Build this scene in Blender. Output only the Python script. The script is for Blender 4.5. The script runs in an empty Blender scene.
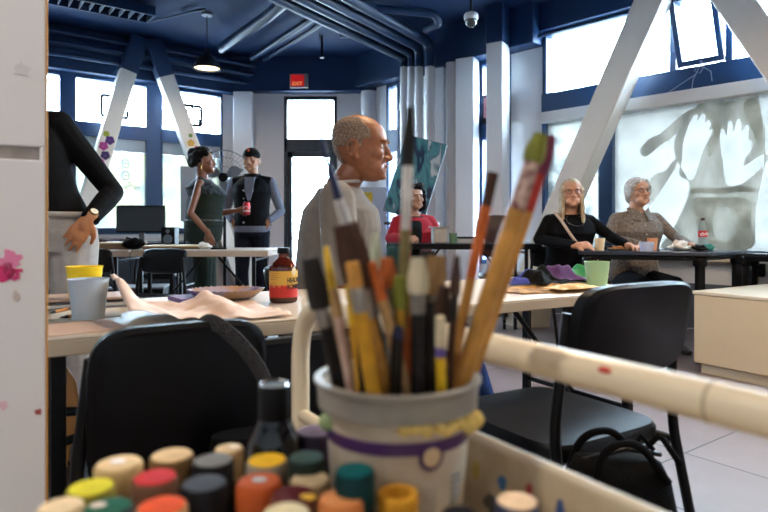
import bpy, bmesh, math, random
from mathutils import Vector, Matrix, Euler, noise
V = Vector
random.seed(7)
C = bpy.context.scene.collection
PI = math.pi
CAMZ, HY, F = 0.93, 228.0, 600.0          # eye height, horizon row, focal length in pixels of the 768x512 frame

def W(px, py, d):
    return V(((px-384)/F*d, d, CAMZ-(py-HY)/F*d))
def Wz(px, py, z):
    d = (CAMZ-z)*F/(py-HY)
    return V(((px-384)/F*d, d, z))
def lin(c):
    c = c/255.0
    return c/12.92 if c <= .04045 else ((c+.055)/1.055)**2.4
def rgb(r, g, b): return (lin(r), lin(g), lin(b), 1)

# ------------------------------------------------------------------ materials
MATS = {}
def mat(name, col, rough=.5, metal=0, var=.0, vscale=8, bump=0, bscale=60, spec=.5, col2=None, stretch=None, coat=0, sheen=0):
    if name in MATS: return MATS[name]
    m = bpy.data.materials.new(name); m.use_nodes = True
    nt = m.node_tree; b = nt.nodes['Principled BSDF']
    col = rgb(*col)
    b.inputs['Base Color'].default_value = col
    b.inputs['Roughness'].default_value = rough
    b.inputs['Metallic'].default_value = metal
    b.inputs['Specular IOR Level'].default_value = spec
    b.inputs['Coat Weight'].default_value = coat
    b.inputs['Sheen Weight'].default_value = sheen
    tc = nt.nodes.new('ShaderNodeTexCoord')
    out = tc.outputs['Object']
    if stretch:
        mp = nt.nodes.new('ShaderNodeMapping'); mp.inputs['Scale'].default_value = stretch
        nt.links.new(out, mp.inputs['Vector']); out = mp.outputs['Vector']
    if var or col2:
        n = nt.nodes.new('ShaderNodeTexNoise'); n.inputs['Scale'].default_value = vscale; n.inputs['Detail'].default_value = 5
        nt.links.new(out, n.inputs['Vector'])
        r = nt.nodes.new('ShaderNodeValToRGB')
        r.color_ramp.elements[0].position = .35; r.color_ramp.elements[1].position = .65
        c2 = rgb(*col2) if col2 else tuple(min(1, x*(1-var)) for x in col[:3])+(1,)
        r.color_ramp.elements[0].color = c2; r.color_ramp.elements[1].color = col
        nt.links.new(n.outputs['Fac'], r.inputs['Fac']); nt.links.new(r.outputs['Color'], b.inputs['Base Color'])
    if bump:
        n2 = nt.nodes.new('ShaderNodeTexNoise'); n2.inputs['Scale'].default_value = bscale; n2.inputs['Detail'].default_value = 4
        nt.links.new(out, n2.inputs['Vector'])
        bp = nt.nodes.new('ShaderNodeBump'); bp.inputs['Strength'].default_value = bump; bp.inputs['Distance'].default_value = .01
        nt.links.new(n2.outputs['Fac'], bp.inputs['Height']); nt.links.new(bp.outputs['Normal'], b.inputs['Normal'])
    MATS[name] = m
    return m
def emit(name, col, s):
    m = bpy.data.materials.new(name); m.use_nodes = True
    b = m.node_tree.nodes['Principled BSDF']; b.inputs['Base Color'].default_value = rgb(*col)
    b.inputs['Emission Color'].default_value = rgb(*col); b.inputs['Emission Strength'].default_value = s
    return m
def clear_mat(name, tint, gloss=.08, rough=.02, body=0):
    m = bpy.data.materials.new(name); m.use_nodes = True; nt = m.node_tree
    nt.nodes.remove(nt.nodes['Principled BSDF']); o = nt.nodes['Material Output']
    t = nt.nodes.new('ShaderNodeBsdfTransparent'); t.inputs['Color'].default_value = rgb(*tint)
    g = nt.nodes.new('ShaderNodeBsdfGlossy'); g.inputs['Roughness'].default_value = rough
    mx = nt.nodes.new('ShaderNodeMixShader'); mx.inputs[0].default_value = gloss
    nt.links.new(t.outputs[0], mx.inputs[1]); nt.links.new(g.outputs[0], mx.inputs[2])
    last = mx
    if body:
        d = nt.nodes.new('ShaderNodeBsdfDiffuse'); d.inputs['Color'].default_value = rgb(*tint)
        tr = nt.nodes.new('ShaderNodeBsdfTranslucent'); tr.inputs['Color'].default_value = rgb(*tint)
        m0 = nt.nodes.new('ShaderNodeMixShader'); nt.links.new(d.outputs[0], m0.inputs[1]); nt.links.new(tr.outputs[0], m0.inputs[2])
        m2 = nt.nodes.new('ShaderNodeMixShader'); m2.inputs[0].default_value = body
        nt.links.new(mx.outputs[0], m2.inputs[1]); nt.links.new(m0.outputs[0], m2.inputs[2]); last = m2
    nt.links.new(last.outputs[0], o.inputs['Surface'])
    MATS[name] = m
    return m
def film_mat(name, c1, c2, scale, clear=.25, detail=6, lo=.35, hi=.65, stretch=(1, 1, 1)):
    """translucent printed window film: light from outside diffuses through it"""
    m = bpy.data.materials.new(name); m.use_nodes = True; nt = m.node_tree
    nt.nodes.remove(nt.nodes['Principled BSDF']); o = nt.nodes['Material Output']
    tc = nt.nodes.new('ShaderNodeTexCoord'); mp = nt.nodes.new('ShaderNodeMapping'); mp.inputs['Scale'].default_value = stretch
    nt.links.new(tc.outputs['Object'], mp.inputs['Vector'])
    n = nt.nodes.new('ShaderNodeTexNoise'); n.inputs['Scale'].default_value = scale; n.inputs['Detail'].default_value = detail
    nt.links.new(mp.outputs[0], n.inputs['Vector'])
    r = nt.nodes.new('ShaderNodeValToRGB'); r.color_ramp.elements[0].position = lo; r.color_ramp.elements[1].position = hi
    r.color_ramp.elements[0].color = rgb(*c1); r.color_ramp.elements[1].color = rgb(*c2)
    nt.links.new(n.outputs['Fac'], r.inputs['Fac'])
    d = nt.nodes.new('ShaderNodeBsdfDiffuse'); t = nt.nodes.new('ShaderNodeBsdfTranslucent'); x = nt.nodes.new('ShaderNodeBsdfTransparent')
    for k in (d, t, x): nt.links.new(r.outputs['Color'], k.inputs['Color'])
    a = nt.nodes.new('ShaderNodeMixShader'); a.inputs[0].default_value = .8
    nt.links.new(d.outputs[0], a.inputs[1]); nt.links.new(t.outputs[0], a.inputs[2])
    b = nt.nodes.new('ShaderNodeMixShader'); b.inputs[0].default_value = clear
    nt.links.new(a.outputs[0], b.inputs[1]); nt.links.new(x.outputs[0], b.inputs[2])
    nt.links.new(b.outputs[0], o.inputs['Surface'])
    return m

# ------------------------------------------------------------------ mesh building
def frame_of(d):
    d = d.normalized(); a = V((0, 0, 1)) if abs(d.z) < .95 else V((1, 0, 0))
    u = d.cross(a).normalized(); return u, d.cross(u).normalized(), d

class MB:
    def __init__(s, M=None): s.bm = bmesh.new(); s.M = M or Matrix.Identity(4); s.mi = 0
    def add(s, vs, fs):
        bv = [s.bm.verts.new(s.M @ V(v)) for v in vs]
        for f in fs:
            try: fc = s.bm.faces.new([bv[i] for i in f]); fc.material_index = s.mi
            except ValueError: pass
        return s
    def box(s, c, size, rz=0, R=None):
        x, y, z = [k/2 for k in size]; R = R or Matrix.Rotation(rz, 3, 'Z'); c = V(c)
        vs = [c+R@V((a*x, b*y, e*z)) for e in (-1, 1) for a, b in ((-1, -1), (1, -1), (1, 1), (-1, 1))]
        return s.add(vs, [(3, 2, 1, 0), (4, 5, 6, 7), (0, 1, 5, 4), (1, 2, 6, 5), (2, 3, 7, 6), (3, 0, 4, 7)])
    def bx(s, x0, x1, y0, y1, z0, z1): return s.box(((x0+x1)/2, (y0+y1)/2, (z0+z1)/2), (x1-x0, y1-y0, z1-z0))
    def loft(s, loops, cap=True, closed=True):
        n = len(loops[0]); vs = [p for l in loops for p in l]; fs = []
        for i in range(len(loops)-1):
            for j in range(n if closed else n-1):
                k = (j+1) % n; fs.append((i*n+j, i*n+k, (i+1)*n+k, (i+1)*n+j))
        if cap: fs.append(tuple(range(n))[::-1]); fs.append(tuple(range((len(loops)-1)*n, len(loops)*n)))
        return s.add(vs, fs)
    def cyl(s, p0, p1, r0, r1=None, n=16, cap=True):
        p0, p1 = V(p0), V(p1); r1 = r0 if r1 is None else r1; u, w, d = frame_of(p1-p0)
        ring = lambda p, r: [p+(u*math.cos(t)+w*math.sin(t))*r for t in [2*PI*i/n for i in range(n)]]
        return s.loft([ring(p0, r0), ring(p1, r1)], cap)
    def tube(s, pts, r, n=10, closed=False, flat=1.0):
        pts = [V(p) for p in pts]; N = len(pts); rr = r if isinstance(r, (list, tuple)) else [r]*N
        loops = []; u = None
        for i, p in enumerate(pts):
            if closed: d = (pts[(i+1) % N]-pts[i-1])
            else: d = pts[min(i+1, N-1)]-pts[max(i-1, 0)]
            d.normalize()
            if u is None: u, w, _ = frame_of(d)
            else: u = (u-d*u.dot(d)).normalized(); w = d.cross(u).normalized()
            loops.append([p+(u*math.cos(t)*flat+w*math.sin(t))*rr[i] for t in [2*PI*k/n for k in range(n)]])
        if closed: loops.append(loops[0]); return s.loft(loops, False)
        return s.loft(loops)
    def lathe(s, prof, c=(0, 0, 0), n=32, R=None):
        c = V(c); R = R or Matrix.Identity(3); ring = prof[0][0] > 1e-4 and prof[-1][0] > 1e-4
        if ring: prof = list(prof)+[prof[0]]
        loops = [[c+R@V((max(r, 1e-5)*math.cos(t), max(r, 1e-5)*math.sin(t), z)) for t in [2*PI*i/n for i in range(n)]] for r, z in prof]
        return s.loft(loops, not ring)
    def ell(s, c, r, n=16, m=10, R=None):
        if not isinstance(r, (tuple, list)): r = (r, r, r)
        c = V(c); R = R or Matrix.Identity(3); loops = []
        for i in range(m+1):
            a = -PI/2+PI*i/m; k = max(math.cos(a), .02)
            loops.append([c+R@V((r[0]*k*math.cos(t), r[1]*k*math.sin(t), r[2]*math.sin(a))) for t in [2*PI*j/n for j in range(n)]])
        return s.loft(loops, True)
    def cap(s, p0, p1, r0, r1=None, n=12):
        r1 = r0 if r1 is None else r1
        s.cyl(p0, p1, r0, r1, n); s.ell(p0, r0, n, 8); return s.ell(p1, r1, n, 8)
    def prism(s, poly, h, M=None):
        M = M or Matrix.Identity(4); n = len(poly)
        return s.loft([[M@V((x, y, 0)) for x, y in poly], [M@V((x, y, h)) for x, y in poly]])
    def grid(s, fn, nu, nv):
        vs = [fn(i/nu, j/nv) for i in range(nu+1) for j in range(nv+1)]
        return s.add(vs, [(i*(nv+1)+j, (i+1)*(nv+1)+j, (i+1)*(nv+1)+j+1, i*(nv+1)+j+1) for i in range(nu) for j in range(nv)])
    def build(s, name, m, parent=None, world=False, smooth=True, bevel=0, solid=0, sub=0, ang=40, kind=None, recalc=True):
        bm = s.bm
        if parent is not None and world: bm.transform(INV[parent.name])
        if recalc: bmesh.ops.recalc_face_normals(bm, faces=bm.faces)
        for f in bm.faces: f.smooth = smooth
        if smooth:
            for e in bm.edges:
                if len(e.link_faces) == 2 and e.calc_face_angle(0) > math.radians(ang): e.smooth = False
        me = bpy.data.meshes.new(name); bm.to_mesh(me); bm.free()
        o = bpy.data.objects.new(name, me); C.objects.link(o)
        for x in (m if isinstance(m, (list, tuple)) else [m]): me.materials.append(x)
        if parent is not None: o.parent = parent
        if solid:
            md = o.modifiers.new('solid', 'SOLIDIFY'); md.thickness = solid; md.offset = 0
        if bevel:
            md = o.modifiers.new('bevel', 'BEVEL'); md.width = bevel; md.segments = 2; md.limit_method = 'ANGLE'; md.angle_limit = math.radians(35)
        if sub:
            md = o.modifiers.new('sub', 'SUBSURF'); md.levels = sub; md.render_levels = sub
        if kind: o['kind'] = kind
        return o
    def skin(s, name, m, parent=None, voxel=.006, it=3):
        """weld overlapping closed pieces into one continuous surface"""
        o = s.build(name+'_raw', m, None)
        md = o.modifiers.new('r', 'REMESH'); md.mode = 'VOXEL'; md.voxel_size = voxel; md.use_smooth_shade = True
        if it:
            sm = o.modifiers.new('s', 'SMOOTH'); sm.factor = .5; sm.iterations = it
        dg = bpy.context.evaluated_depsgraph_get()
        me = bpy.data.meshes.new_from_object(o.evaluated_get(dg)); me.name = name
        old = o.data; bpy.data.objects.remove(o); bpy.data.meshes.remove(old)
        for p in me.polygons: p.use_smooth = True
        q = bpy.data.objects.new(name, me); C.objects.link(q)
        if parent is not None: q.parent = parent
        return q

INV = {}
def thing(name, label, cat, loc=(0, 0, 0), rz=0, group=None, scale=1):
    o = bpy.data.objects.new(name, None); C.objects.link(o); o.empty_display_size = .1
    o.location = loc; o.rotation_euler = (0, 0, rz); o.scale = (scale,)*3
    o['label'] = label; o['category'] = cat
    if group: o['group'] = group
    INV[o.name] = Matrix.LocRotScale(V(loc), Euler((0, 0, rz)), V((scale,)*3)).inverted()
    return o
def tag(o, label, cat, group=None):
    o['label'] = label; o['category'] = cat
    if group: o['group'] = group
    return o
def origin_to(o, p):
    p = V(p); o.data.transform(Matrix.Translation(-p)); o.location = p; return o
def struct(o): o['kind'] = 'structure'; return o
def copy_tree(o, parent=None):
    c = o.copy(); C.objects.link(c)
    if parent: c.parent = parent
    for ch in list(o.children): copy_tree(ch, c)
    return c
def dup(o, loc, rz, label, group=None):
    c = copy_tree(o); c.location = loc; c.rotation_euler = (0, 0, rz); c['label'] = label
    if group: c['group'] = group
    return c
def text_mesh(s, size, extrude=.0005, bold=0):
    cu = bpy.data.curves.new('t', 'FONT'); cu.body = s; cu.size = size; cu.extrude = extrude; cu.offset = bold; cu.resolution_u = 3
    o = bpy.data.objects.new('t', cu); C.objects.link(o)
    dg = bpy.context.evaluated_depsgraph_get(); me = bpy.data.meshes.new_from_object(o.evaluated_get(dg))
    bpy.data.objects.remove(o); return me
def text(name, s, size, m, parent, fn, center=True):
    """lettering: fn maps flat (x, y, z) to the surface it sits on"""
    me = text_mesh(s, size, .0006, size*.02); me.name = name
    xs = [v.co.x for v in me.vertices]; cx = (min(xs)+max(xs))/2 if center else 0
    for v in me.vertices: v.co = fn(v.co.x-cx, v.co.y, v.co.z)
    o = bpy.data.objects.new(name, me); C.objects.link(o); me.materials.append(m); o.parent = parent
    return o

M_ = dict(
 white=mat('white_wall_paint', (238, 239, 240), .6, var=.04, vscale=1.2, bump=.04, bscale=30),
 navy=mat('navy_paint', (12, 42, 78), .5, spec=.3, var=.15, vscale=2, bump=.04),
 navyframe=mat('navy_window_frame', (16, 56, 100), .4, var=.1, vscale=3),
 navydark=mat('navy_ceiling', (12, 42, 80), .7, spec=.25, var=.25, vscale=1.5, bump=.1, bscale=15),
 black=mat('black_plastic', (5, 5, 7), .45, var=.1, spec=.15),
 blackmetal=mat('black_metal', (6, 6, 8), .4, spec=.2),
 vinyl=mat('black_vinyl', (4, 5, 8), .42, bump=.05, bscale=220, var=.1, spec=.16),
 cloth=mat('black_cloth', (5, 5, 6), .85, bump=.3, bscale=300, spec=.1),
 chrome=mat('steel', (190, 190, 190), .25, metal=1),
 grey=mat('grey_plastic', (120, 124, 130), .5),
 wood=mat('plywood', (206, 140, 62), .45, col2=(180, 112, 44), vscale=6, stretch=(1, 1, .15)),
 paper=mat('white_paper', (225, 222, 214), .8, var=.04),
)
SKY, EXPO = 82.0, 0.0
WARM, MID, COOL = (1, .74, .48), (1, .84, .66), (1, .92, .84)
PENDANTS = [(.25, 2.75, 34, 'pendant over the long table, above the grey-shirted man', WARM), (1.9, 2.2, 46, 'pendant above the right chair and cabinet', WARM), (.9, -.1, 10, 'pendant above the art cart', MID), (-1.3, .1, 36, 'unseen pendant added as fill above the left panel', COOL), (3.4, 1.6, 24, 'pendant near the east wall', WARM), (-1.5, -1.8, 16, 'unseen pendant added as fill at the back left of the room', COOL), (2.0, -1.8, 18, 'pendant at the back right of the room', MID)]  # all hang out of view; the COOL left ones are added neutral fill
# ------------------------------------------------------------------ the room
CEIL = 3.4
def wl(s, o=0): return V((-2.19-.8*s+.6*o, 8.8-.6*s-.8*o, 0))           # left window wall; o = distance into the room
def wr(s, o=0): return V((1.76+.693*s-.721*o, 6.68-.721*s-.693*o, 0))   # right window wall
def sl(px):
    r = (px-384)/F; return (-2.19-8.8*r)/(.8-.6*r)
def sr(px):
    r = (px-384)/F; return (r*6.68-1.76)/(.693+.721*r)
def span(mb, w, s0, s1, z0, z1, o0, o1):
    a, b, c, d = w(s0, o0), w(s1, o0), w(s1, o1), w(s0, o1)
    return mb.loft([[p+V((0, 0, z0)) for p in (a, b, c, d)], [p+V((0, 0, z1)) for p in (a, b, c, d)]])

# floor with square tiles
def tile_mat():
    m = bpy.data.materials.new('floor_tile'); m.use_nodes = True; nt = m.node_tree; b = nt.nodes['Principled BSDF']
    tc = nt.nodes.new('ShaderNodeTexCoord'); mp = nt.nodes.new('ShaderNodeMapping')
    mp.vector_type = 'TEXTURE'; mp.inputs['Location'].default_value = (1.244, 2.48, 0); mp.inputs['Rotation'].default_value = (0, 0, math.atan2(.585, .81))
    nt.links.new(tc.outputs['Object'], mp.inputs['Vector'])
    br = nt.nodes.new('ShaderNodeTexBrick'); br.offset = 0; br.inputs['Scale'].default_value = 1
    br.inputs['Brick Width'].default_value = .5; br.inputs['Row Height'].default_value = .5
    br.inputs['Mortar Size'].default_value = .0045; br.inputs['Mortar Smooth'].default_value = .1
    br.inputs['Color1'].default_value = rgb(132, 120, 121); br.inputs['Color2'].default_value = rgb(124, 112, 113)
    br.inputs['Mortar'].default_value = rgb(58, 54, 58)
    nt.links.new(mp.outputs[0], br.inputs['Vector'])
    n = nt.nodes.new('ShaderNodeTexNoise'); n.inputs['Scale'].default_value = 9; n.inputs['Detail'].default_value = 6
    nt.links.new(tc.outputs['Object'], n.inputs['Vector'])
    mx = nt.nodes.new('ShaderNodeMix'); mx.data_type = 'RGBA'; mx.blend_type = 'MULTIPLY'; mx.inputs['Factor'].default_value = .35
    nt.links.new(br.outputs['Color'], mx.inputs['A']); nt.links.new(n.outputs['Color'], mx.inputs['B'])
    bc = nt.nodes.new('ShaderNodeValToRGB'); bc.color_ramp.elements[0].position = .3; bc.color_ramp.elements[0].color = (.72, .72, .74, 1); bc.color_ramp.elements[1].position = .7
    nt.links.new(n.outputs['Fac'], bc.inputs['Fac']); nt.links.new(bc.outputs['Color'], mx.inputs['B'])
    nt.links.new(mx.outputs['Result'], b.inputs['Base Color']); b.inputs['Roughness'].default_value = .38
    return m
XL, XR, YB = -5.6, 5.4, -3.2
sR = (XR-1.76)/.693; sL = (-2.19-XL)/.8
foot = [(-.28, 8.8), (-2.19, 8.8), wl(sL).xy[:], (XL, YB), (XR, YB), wr(sR).xy[:]]
struct(MB().prism([tuple(p) for p in foot][::-1], -.1, Matrix.Identity(4)).build('floor', tile_mat(), smooth=False))
struct(MB().prism([tuple(p) for p in foot], .15, Matrix.Translation((0, 0, CEIL))).build('ceiling', M_['navydark'], smooth=False))
T = .2
m = MB(); m.bx(XL-T, XL, YB-T, wl(sL).y, 0, CEIL); struct(m.build('wall_west', M_['white'], smooth=False))
m = MB(); m.bx(XR, XR+T, YB-T, wr(sR).y, 0, CEIL); struct(m.build('wall_east', M_['white'], smooth=False))
m = MB(); m.bx(XL-T, XR+T, YB-T, YB, 0, CEIL); struct(m.build('wall_back', M_['white'], smooth=False))

# far wall with glazed door
X = lambda px: (px-384)/F*8.8
dx0, dx1, dz = X(284), X(337), 2.86; dz_door = dz
m = MB()
m.bx(-2.3, dx0, 8.8, 9.0, 0, 2.9); m.bx(dx1, -.2, 8.8, 9.0, 0, 2.9); m.bx(dx0, dx1, 8.8, 9.0, dz, 2.9)
struct(m.build('wall_far', M_['white'], smooth=False))
m = MB(); m.bx(-2.3, -.1, 8.62, 9.0, 2.9, CEIL); struct(m.build('trim_1', M_['navy'], smooth=False, bevel=.01))
GLASS = clear_mat('window_glass', (238, 246, 250), .05, .01)
d = MB(); fw = .05
for a, b, c, e in ((dx0, dx0+fw, 0, dz), (dx1-fw, dx1, 0, dz), (dx0, dx1, dz-fw, dz), (dx0, dx1, 2.05, 2.24)): d.bx(a, b, 8.79, 8.9, c, e)
door = struct(d.build('door_1', mat('dark_door_frame', (52, 58, 64), .4, metal=.3), smooth=False, bevel=.004))
m = MB(); a, b = dx0+fw, dx1-fw
for q in ((a, a+.07, 0.02, 2.05), (b-.07, b, .02, 2.05), (a, b, .02, .25), (a, b, 1.97, 2.05)): m.bx(q[0], q[1], 8.81, 8.86, q[2], q[3])
leaf = m.build('door_leaf', MATS['dark_door_frame'], door, smooth=False, bevel=.003)
m = MB(); m.bx(a+.07, b-.07, 8.83, 8.838, .25, 1.97); m.build('door_glass', GLASS, door, smooth=False)
m = MB(); m.bx(a, b, 8.83, 8.838, 2.24, dz-fw); m.build('transom_pane', GLASS, door, smooth=False)
m = MB(); m.tube([(b-.04, 8.81, .9), (b-.04, 8.76, .92), (b-.04, 8.76, 1.25), (b-.04, 8.81, 1.27)], .012); m.build('door_handle', M_['chrome'], door)

# left window wall
ZT, ZU, ZM, ZB = 2.87, 2.28, 2.1, .85
m = MB(); e0 = sl(222)
span(m, wl, -.05, e0, 0, ZT, 0, -.2); span(m, wl, e0, sL+.1, 0, ZB, 0, -.2)
struct(m.build('wall_left', M_['white'], smooth=False))
m = MB(); span(m, wl, -.1, sL+.1, ZT, CEIL, .16, -.2); struct(m.build('trim_2', M_['navy'], smooth=False, bevel=.01))
mull = [(e0, sl(160)), (sl(148), sl(73)), (sl(62), sl(-40)), (sl(-60), sL)]
FILM_L = film_mat('pale_window_film', (52, 54, 52), (66, 63, 46), 4, .35, lo=.4, hi=.6)
for i, (s0, s1) in enumerate(mull):
    f = MB(); g = .03
    s0b = mull[i-1][1] if i else s0; s1b = s1 if i < 3 else s1+.07
    for q in ((s0b, s0+g, ZB, ZT), (s1-g, s1b, ZB, ZT), (s0, s1, ZT-.05, ZT), (s0, s1, ZM, ZU), (s0, s1, ZB, ZB+.08)):
        span(f, wl, q[0], q[1], q[2], q[3], .03, -.1)
    fr = struct(f.build('window_%d' % (i+1), M_['navyframe'], smooth=False, bevel=.004))
    f = MB(); span(f, wl, s0+g, s1-g, ZU, ZT-.05, -.03, -.036); f.build('upper_pane', GLASS, fr, smooth=False)
    f = MB(); span(f, wl, s0+g, s1-g, ZB+.08, ZM, -.03, -.036); f.build('lower_pane', GLASS, fr, smooth=False)
    f = MB(); span(f, wl, s0+g, s1-g, 1.93, ZM, -.01, -.02); f.build('roller_blind', mat('blind_cloth', (176, 186, 196), .8), fr, smooth=False)
    f = MB(); a, b = wl(s0+g, -.026), wl(s1-g, -.026)
    f.add([a+V((0, 0, ZB+.08)), b+V((0, 0, ZB+.08)), b+V((0, 0, 1.93)), a+V((0, 0, 1.93))], [(0, 1, 2, 3)])
    f.build('window_film', FILM_L, fr, smooth=False)
# square logos on the upper panes (seen from inside) and small ornaments on the lower film
INK = mat('black_vinyl_lettering', (16, 22, 32), .6)
W1 = bpy.data.objects['window_1']; W2 = bpy.data.objects['window_2']
def on_wl(s, z, o=.0): p = wl(s, o); return V((p.x, p.y, z))
def bar(mb, s0, z0, s1, z1, w, o=-.025):
    p, q = on_wl(s0, z0, o), on_wl(s1, z1, o); u = (q-p).normalized(); n = V((.6, -.8, 0)); t = u.cross(n)*w*.5
    mb.loft([[p-t+n*.001, p+t+n*.001, p+t-n*.001, p-t-n*.001], [q-t+n*.001, q+t+n*.001, q+t-n*.001, q-t-n*.001]])
m = MB(); sa, sb, z0, z1 = sl(202), sl(183), 2.38, 2.65
for a in ((sa, z0, sb, z0), (sa, z1, sb, z1), (sa, z0, sa, z1), (sb, z0, sb, z1)): bar(m, *a, .045)
L = lambda t: sb+(sa-sb)*t
Zl = lambda t: z0+(z1-z0)*t
for a in ((.25, 1, .32, .1), (.32, .1, .5, .6), (.5, .6, .68, .1), (.68, .1, .78, 1), (.38, 1, .62, .75), (.62, 1, .38, .75), (.08, .25, .24, .25), (.08, .5, .24, .5), (.08, .75, .2, .75), (.78, .3, .93, .3), (.8, .55, .93, .55), (.8, .8, .93, .8), (.12, 0, .12, .25), (.88, 0, .88, .3)):
    bar(m, L(a[0]), Zl(a[1]), L(a[2]), Zl(a[3]), .022)
m.build('pane_logo', INK, W1, smooth=False)
m = MB(); sa, sb, z0, z1 = sl(128), sl(102), 2.38, 2.65
for a in ((sa, z0, sa, z0+.1), (sb, z0, sb, z1), (sb, z1, sa, z1), (sb, z0, sb+(sa-sb)*.55, z0), (sb+(sa-sb)*.8, z0, sa, z0)): bar(m, *a, .045)
bar(m, sb+(sa-sb)*.2, z1-.06, sb+(sa-sb)*.26, z1-.03, .045)
m.build('pane_logo', INK, W2, smooth=False)
m = MB()
for px, z in ((126, 1.78), (126, 1.62)):
    s = sl(px)
    for k in range(6):
        a, b = PI/3*k, PI/3*(k+1); bar(m, s+.05*math.cos(a), z+.06*math.sin(a), s+.05*math.cos(b), z+.06*math.sin(b), .012, -.02)
    bar(m, s-.03, z, s+.03, z, .01, -.02)
random.seed(3)
for px in [113, 115, 117, 120, 125, 127, 129, 131, 135, 137, 139]:
    s = sl(px); z = 1.45+.03*math.sin(px*.35)
    bar(m, s, z, s, z+.06, .009, -.02); bar(m, s, z+random.choice((0, .06, .03)), s-.035, z+random.choice((0, .06, .03)), .009, -.02)
m.build('film_ornament', mat('violet_print', (110, 112, 150), .7), W2, smooth=False)

# right window wall
RZT, RZU, RZM, RZS, RZB = 3.09, 2.41, 2.2, 2.08, .68
m = MB(); o0, o1 = 0, -.2
n0, n1 = sr(387), sr(400); k0, k1 = sr(480), sr(511)
for a, b in ((-3.2, n0), (n1, k0), (k1, .02)): span(m, wr, a, b, 0, 2.95, o0, o1)
for a, b in ((n0, n1), (k0, k1)): span(m, wr, a, b, 0, .5, o0, o1)
span(m, wr, .02, sR+.1, .42, RZB, o0, o1)
struct(m.build('wall_right', M_['white'], smooth=False))
m = MB(); span(m, wr, .02, sR+.1, 0, .42, .0, -.2); struct(m.build('baseboard_right', mat('slate_skirting', (92, 98, 108), .6, var=.2, vscale=4), smooth=False))
m = MB(); span(m, wr, .02, sR+.1, RZB-.05, RZB, .12, 0); struct(m.build('trim_3', mat('cream_sill', (214, 204, 186), .5), smooth=False, bevel=.005))
m = MB(); span(m, wr, -3.2, .02, 2.95, CEIL, .22, -.2); span(m, wr, .02, sR+.1, RZT, CEIL, .1, -.2); struct(m.build('trim_4', M_['navy'], smooth=False, bevel=.01))
def rect_frame(f, w, s0, s1, z0, z1, t, oa, ob):
    for q in ((s0, s0+t, z0, z1), (s1-t, s1, z0, z1), (s0+t, s1-t, z0, z0+t), (s0+t, s1-t, z1-t, z1)): span(f, w, q[0], q[1], q[2], q[3], oa, ob)
for i, (a, b) in enumerate(((n0, n1), (k0, k1))):
    f = MB(); rect_frame(f, wr, a, b, .5, 2.95, .05, .02, -.1); span(f, wr, a, b, 2.0, 2.3, .02, -.1)
    fr = struct(f.build('window_%d' % (5+i), M_['navyframe'], smooth=False, bevel=.004))
    for nm, z0, z1 in (('upper_pane', 2.3, 2.9), ('lower_pane', .55, 2.0)):
        f = MB(); span(f, wr, a+.05, b-.05, z0, z1, -.03, -.036); f.build(nm, GLASS, fr, smooth=False)
h0, h1 = sr(677), sr(726)
f = MB()
span(f, wr, .02, sR, RZM, RZU, .05, -.1); span(f, wr, .02, sR, RZT-.05, RZT, .03, -.1)
for a, b in ((.02, .07), (h0-.06, h0), (h1, h1+.06), (3.3, 3.4), (sR-.05, sR)): span(f, wr, a, b, RZU, RZT, .03, -.1)
fr = struct(f.build('window_7', M_['navyframe'], smooth=False, bevel=.005))
for a, b in ((.07, h0-.06), (h1+.06, 3.3), (3.4, sR-.05)):
    f = MB(); span(f, wr, a, b, RZU, RZT-.05, -.03, -.036); f.build('upper_pane', GLASS, fr, smooth=False)
# hopper sash tilted into the room
tl = lambda s, o: wr(s, o)
f = MB(); zc = RZU+.02; H = RZT-.07-zc; tilt = .25
def hop(s, t, o): p = wr(s, o+.02+t*tilt); return V((p.x, p.y, zc+t*H))
def hbar(s0, s1, t0, t1, th=.05):
    f.loft([[hop(s0, t0, 0), hop(s1, t0, 0), hop(s1, t0, -th), hop(s0, t0, -th)], [hop(s0, t1, 0), hop(s1, t1, 0), hop(s1, t1, -th), hop(s0, t1, -th)]])
for q in ((h0+.01, h0+.06, 0, 1), (h1-.06, h1-.01, 0, 1), (h0+.06, h1-.06, 0, .08), (h0+.06, h1-.06, .92, 1)): hbar(*q)
sash = f.build('hopper_sash', M_['navyframe'], fr, smooth=False, bevel=.004)
f = MB(); q0, q1 = h0+.06, h1-.06
f.loft([[hop(q0, .08, -.02), hop(q1, .08, -.02), hop(q1, .08, -.026), hop(q0, .08, -.026)], [hop(q0, .92, -.02), hop(q1, .92, -.02), hop(q1, .92, -.026), hop(q0, .92, -.026)]])
f.build('sash_pane', GLASS, sash, smooth=False)
f = MB(); c = (h0+h1)/2+.02; P = lambda s, z, o=.08: V((wr(s, o).x, wr(s, o).y, z))
f.tube([P(c, 2.44), P(c+.04, 2.40), P(c, 2.33), P(c-.05, 2.36), P(c, 2.42)], .004, 6)
f.tube([P(c, 2.40), P(c+.09, 2.33), P(c+.1, 2.24)], .004, 6); f.tube([P(c, 2.40), P(c-.06, 2.28), P(c-.07, 2.2)], .004, 6); f.tube([P(c-.03, 2.33), P(c-.2, 2.24), P(c-.28, 2.2)], .004, 6)
f.build('window_cord', mat('cord', (150, 165, 190), .7), fr)
m = MB(); span(m, wr, .0, sR, RZS, RZM, .09, -.2); struct(m.build('trim_5', M_['white'], smooth=False, bevel=.006))
f = MB()
for a, b in ((.02, .06), (sr(600), sr(614)), (3.3, 3.42), (sR-.05, sR)): span(f, wr, a, b, RZB, RZS, .04, -.1)
span(f, wr, .02, sR, RZB, RZB+.05, .03, -.1)
fr8 = struct(f.build('window_8', M_['navyframe'], smooth=False, bevel=.005))
FILM_R = film_mat('white_window_film', (52, 49, 45), (60, 57, 53), 5.0, .12, lo=.35, hi=.65)
FILM_S = film_mat('sketch_film', (36, 36, 35), (60, 58, 54), 5, .3, lo=.42, hi=.52)
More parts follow.
